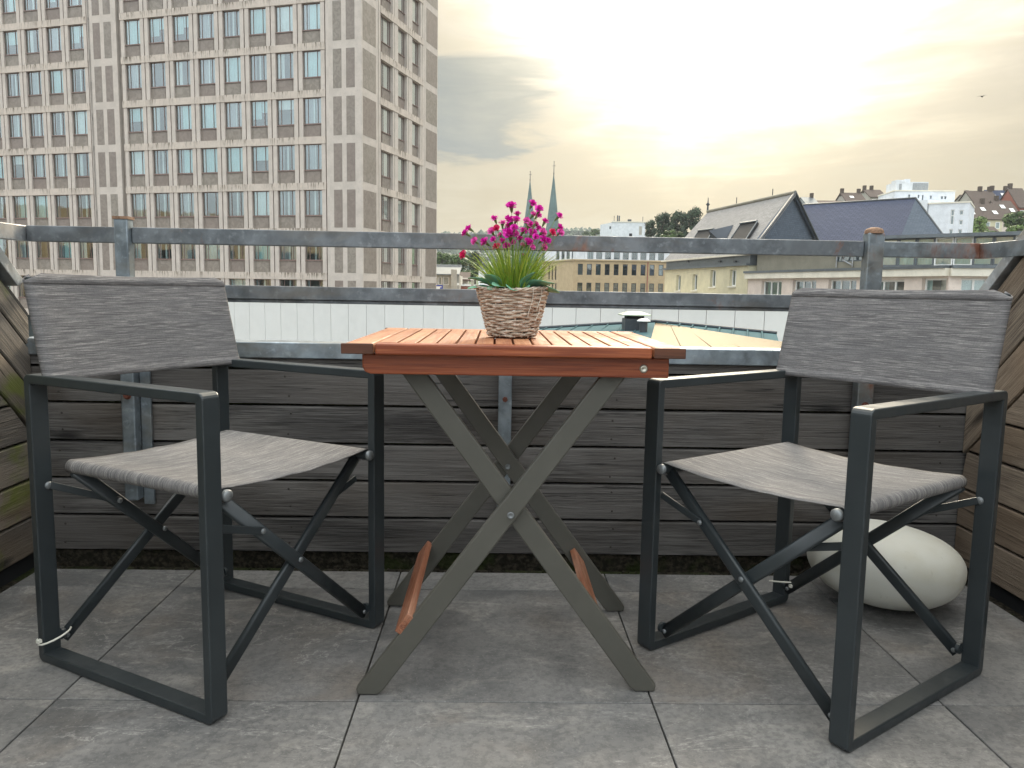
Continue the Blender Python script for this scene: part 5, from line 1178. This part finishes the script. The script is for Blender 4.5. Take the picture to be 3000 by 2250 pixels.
# ---- trees
def crown_mesh(seed, nleaf, mat, tall=1.0, leaf=0.075):
    q = random.Random(seed); m = MB(); blobs = []
    for k in range(30):
        a = q.uniform(0, 6.283); h = q.uniform(-0.75, 0.85); rr = math.sqrt(max(0.05, 1-h*h))*q.uniform(0.15, 0.85); blobs.append((Vector((rr*math.cos(a), rr*math.sin(a), h*tall)), q.uniform(0.22, 0.42)))
    for k in range(nleaf):
        c, r = q.choice(blobs); v = Vector((q.gauss(0, 1), q.gauss(0, 1), q.gauss(0, 1))).normalized()*r*q.uniform(0.55, 1.08); p = c+v
        n = (v.normalized()+Vector((q.uniform(-.7, .7), q.uniform(-.7, .7), q.uniform(-.2, .9)))).normalized(); t = n.orthogonal().normalized(); b = n.cross(t); s = leaf*q.uniform(0.6, 1.4)
        an = q.uniform(0, 3.14); t, b = t*math.cos(an)+b*math.sin(an), b*math.cos(an)-t*math.sin(an)
        m.add([p-t*s*1.3, p+b*s*0.75, p+t*s*1.3, p-b*s*0.75], [(0, 1, 2, 3)])
    return m.mesh('crown', mat)
CR = [crown_mesh(s, 3600, mt, tl) for s, mt, tl in ((1, M['crown'], 1.0), (2, M['crown2'], 0.95), (3, M['crown3'], 1.25), (4, M['crown'], 1.1))]
tm = MB(); tm.tube([(0, 0, -3.2), (0.03, 0, -1.2), (-0.03, 0.02, -0.1), (0.02, 0, 0.7)], [0.12, 0.09, 0.06, 0.02], 8)
for a in range(5): tm.tube([(0, 0, -0.7+0.25*a), (0.5*math.cos(a*2.2), 0.5*math.sin(a*2.2), -0.1+0.25*a)], [0.045, 0.012], 6)
TM = tm.mesh('trunk', M['bark'])
def tree(px, py, Y, wpx, hpx, kind, label, group):
    """crown centred at the pixel, wpx x hpx in size"""
    c = at(px, py, Y); rx, rz = wpx/2*Y/FPX, hpx/2*Y/FPX
    t = empty('tree', (c.x, c.y, c.z-3.2*rz), 0, label=label, cat='tree', group=group)
    ro = random.uniform(0, 6.28)
    place('trunk', TM, t, (0, 0, 3.2*rz), (0, 0, ro), (rx, rx, rz)); place('crown', CR[kind], t, (0, 0, 3.2*rz), (0, 0, ro), (rx*0.95, rx*0.95, rz*0.92))
gr = 'trees beyond the white block'
for (px, py, Y, w, h, k, lab) in ((1904, 680, 190, 44, 56, 2, 'dark tree touching the right side of the white block'), (1942, 668, 185, 66, 70, 2, 'pointed dark tree left of the slate roof'), (1984, 664, 180, 72, 74, 2, 'broad dark tree just left of the slate roof'), (2028, 658, 176, 66, 82, 2, 'tallest dark tree partly behind the slate roof'), (1968, 694, 170, 70, 40, 0, 'low dark bush under the trees left of the slate roof'),
                                  (1717, 688, 420, 26, 20, 3, 'small round tree left of the white block in front of the wooded ridge'), (1742, 684, 380, 32, 28, 0, 'round green tree touching the left side of the white block')): tree(px, py, Y, w, h, k, lab, gr)
gr = 'trees on the right hillside'
for (px, py, Y, w, h, k, lab) in ((2868, 668, 160, 66, 70, 1, 'light green tree beside the white apartment block wall'), (2856, 700, 150, 60, 44, 1, 'low light green tree above the railing beside the white block'), (2900, 694, 150, 60, 40, 0, 'green bush below the tiny cream house'), (2975, 650, 158, 74, 62, 0, 'darker green tree right of the tiny cream house'), (2980, 686, 146, 80, 56, 1, 'light green tree at the right edge above the railing'), (2940, 708, 145, 60, 36, 1, 'low bush right of the tiny cream house above the railing')): tree(px, py, Y, w, h, k, lab, gr)
gr = 'trees between the tower and the flowers'
for (px, py, Y, w, h, k, lab) in ((1296, 762, 200, 56, 46, 0, 'green tree touching the right edge of the tower'), (1345, 770, 190, 66, 56, 0, 'green tree in the middle between tower and flowers'), (1392, 776, 180, 60, 60, 2, 'dark green tree behind the left flowers'), (1320, 796, 170, 50, 30, 2, 'low tree over the glazed roof beside the tower'), (1372, 808, 160, 56, 36, 0, 'low tree above the brick wall beside the tower')): tree(px, py, Y, w, h, k, lab, gr)

# ---- far wooded ridge
rid = MB(); nx = 60; P = []; prof = lambda x: 66+6*math.sin(x*0.006+1)+4*math.sin(x*0.021)+2*math.sin(x*0.05)
for j in range(6):
    for i in range(nx+1):
        x = -900+i*40; y = 700+j*75; P.append((x, y, GZ+(prof(x)-GZ-6)*min(1, (j/4.0)**1.1)))
rid.add(P, [(j*(nx+1)+i, j*(nx+1)+i+1, (j+1)*(nx+1)+i+1, (j+1)*(nx+1)+i) for j in range(5) for i in range(nx)], 0, True)
tag(rid.build('hills', M['hill']), kind='structure')
q = random.Random(77); m = MB()
ico = [(0, 0, 1)]+[(0.894*math.cos(R(72*i)), 0.894*math.sin(R(72*i)), 0.447) for i in range(5)]+[(0.894*math.cos(R(72*i+36)), 0.894*math.sin(R(72*i+36)), -0.447) for i in range(5)]
icf = [(0, 1+i, 1+(i+1) % 5) for i in range(5)]+[(1+i, 6+i, 1+(i+1) % 5) for i in range(5)]+[(1+(i+1) % 5, 6+i, 6+(i+1) % 5) for i in range(5)]
for k in range(2600):
    x = q.uniform(-160, 330); j = q.uniform(1.4, 5.0); y = 700+j*75; z = GZ+(prof(x)-GZ-6)*min(1, (j/4.0)**1.1); s = q.uniform(4.5, 8.5)
    for l in range(3):
        o = Vector((x+q.uniform(-4, 4), y+q.uniform(-4, 4), z+q.uniform(0.2, 1.0)*s)); ss = s*q.uniform(0.5, 0.8)
        m.add([o+Vector(v)*ss*q.uniform(0.75, 1.2) for v in ico], icf, 0, False)
tag(m.build('distant_wood', M['crown3']), 'distant wooded ridge under the evening sky', 'wood', kind='stuff')

# ---- small roofs, sign and pillars between tower and flowers
Y = 92
st = building('glazed_shop', gpt(1312, 820, Y), 'low building with white framed windows right beside the tower')
F = Facade(gpt(1262, 820, Y), gpt(1346, 820, Y)); ops = []
for (x0, x1) in ((1266, 1281), (1284, 1294.5), (1298, 1316)): u0, zb = F.px(x0, 834); u1, za = F.px(x1, 811); ops.append((u0, u1, zb, za))
zt = F.px(1310, 806)[1]; F.wall(GZ, zt, ops, M['concrete'], st, thick=8)
for o in ops: F.window(o, st, M['white_frame'], M['pane_dark'], t=0.07)
zr = F.px(1310, 780)[1]; m = MB(); m.prism([F.W(0, zt, -.4), F.W(F.len, zt, -.4), F.W(F.len, zr, 5), F.W(0, zr, 5)], (0, 0, 0.12)); attach(m, 'glass_roof', M['zinc'], st)
attach(F.box(MB(), 0, F.len, zr-0.05, zr+0.35, 5, 6), 'roof_beam', M['coping'], st)
u0, u1 = F.px(1322, 820)[0], F.px(1339, 820)[0]; attach(F.box(MB(), u0, u1, GZ, F.px(1330, 790)[1], -0.6, -0.05), 'pillar', M['concrete'], st)
# blue framed sign with a slanting stroke
Y = 84; F = Facade(gpt(1270, 848, Y), gpt(1299, 848, Y)); sg = empty('bank_sign', (*gpt(1285, 848, Y), at(1285, 864, Y).z), 0, label='white sign with blue square frame and slanting blue stroke', cat='sign')
za, zb = F.px(1290, 835)[1], F.px(1290, 866)[1]; u0, u1 = F.px(1271, 848)[0], F.px(1297.5, 848)[0]; t = 0.13
attach(F.box(MB(), u0, u1, zb, za, 0, 0.12), 'board', M['white_frame'], sg)
m = MB(); F.box(m, u0, u1, za-t, za, -0.03, -0.004); F.box(m, u0, u1, zb, zb+t, -0.03, -0.004); F.box(m, u0, u0+t, zb+t, za-t, -0.03, -0.004); F.box(m, u1-t, u1, zb+t, za-t, -0.03, -0.004)
um = (u0+u1)/2; m.prism([F.W(um-0.02, zb+0.28, -0.03), F.W(um+0.18, zb+0.28, -0.03), F.W(um+0.40, za-0.24, -0.03), F.W(um+0.2, za-0.24, -0.03)], F.n*0.026); attach(m, 'emblem', M['blue'], sg)
attach(F.box(MB(), (u0+u1)/2-.06, (u0+u1)/2+.06, GZ, zb, 0.02, 0.1), 'mast', M['dark_metal'], sg)
bw = building('brick_outbuilding', gpt(1370, 845, 96), 'low red brick building with a white capped parapet'); F = Facade(gpt(1339, 845, 96), gpt(1430, 845, 96))
zt = F.px(1360, 838)[1]; attach(F.box(MB(), 0, F.len, GZ, zt, 0, 6), 'wall', M['brick'], bw); attach(F.box(MB(), -0.1, F.len+0.1, zt, zt+0.2, -0.1, 6), 'coping', M['white_frame'], bw)
for (x, yt, w, lab) in ((1384, 817, 9, 'white chimney stack with flat cap above the brick building'), (1342, 832, 5, 'pale slim pipe with cap in front of the low building')):
    p = at(x, yt, 90); hw = w/2*90/FPX; z0 = at(x, 872, 90).z; c = empty('chimney_stack', (p.x, 90, z0), 0, label=lab, cat='chimney')
    MB().b6(-hw*0.75, hw*0.75, -hw*0.75, hw*0.75, GZ-z0, p.z-z0-0.15).build('shaft', M['concrete'], c); MB().b6(-hw*1.2, hw*1.2, -hw*1.2, hw*1.2, p.z-z0-0.15, p.z-z0+0.1).build('cap', M['white_frame'], c)
hh = hill_house(1338, 1376, 812, 797, 118, -6, M['tile_roof'], M['concrete'], 'small house roof under the trees beside the tower', (), (), 7)
ob = building('pale_gabled_house', gpt(1418, 810, 100), 'pale narrow house end hidden behind the basket leaves'); F = Facade(gpt(1402, 810, 100), gpt(1432, 810, 100)); zt = F.px(1418, 790)[1]
attach(F.box(MB(), 0, F.len, GZ, zt, 0, 5), 'wall', M['white_wall'], ob); m = MB(); m.prism([F.W(-.1, zt, -.1), F.W(F.len+.1, zt, -.1), F.W(F.len/2, zt+.9, -.1)], F.n*5.2); attach(m, 'roof', M['zinc'], ob)

# ---- a bird in the sky on the right
p = at(2877, 283, 60); bird = empty('bird', p, R(40), label='small dark bird flying high on the right', cat='bird')
m = MB(); m.lathe([(0.001, -0.19), (0.03, -0.15), (0.05, -0.05), (0.045, 0.05), (0.028, 0.10), (0.03, 0.13), (0.001, 0.18)], seg=10)
b = m.build('body', M['bird'], bird, rot=(0, R(90), 0))
for s in (-1, 1):
    m = MB(); m.prism([(0.05, 0, 0), (0.07, s*0.16, 0.08), (0.0, s*0.36, 0.03), (-0.07, s*0.17, 0.06), (-0.06, 0, 0)], (0, 0, 0.008)); m.build('wing', M['bird'], bird)
MB().prism([(-0.15, -0.02, 0), (-0.28, -0.06, 0), (-0.28, 0.06, 0), (-0.15, 0.02, 0)], (0, 0, 0.008)).build('tail', M['bird'], bird)
# ---- evening haze over the city
hz = MB().b6(-4100, 4100, -2600, 6600, GZ-1.0, 92).build('haze', None); hz.data.materials.clear()
hm = bpy.data.materials.new('evening_haze'); hm.use_nodes = True; hm.node_tree.nodes.clear()
hv_ = hm.node_tree.nodes.new('ShaderNodeVolumePrincipled'); hv_.inputs['Color'].default_value = (0.86, 0.92, 1.0, 1); hv_.inputs['Density'].default_value = 0.00020; hv_.inputs['Anisotropy'].default_value = 0.2
ho_ = hm.node_tree.nodes.new('ShaderNodeOutputMaterial'); hm.node_tree.links.new(hv_.outputs[0], ho_.inputs['Volume']); hz.data.materials.append(hm)
tag(hz, 'thin evening haze over the far hills', 'haze', kind='stuff')
for o in list(bpy.data.objects):
    if '_attached' in o: del o['_attached']
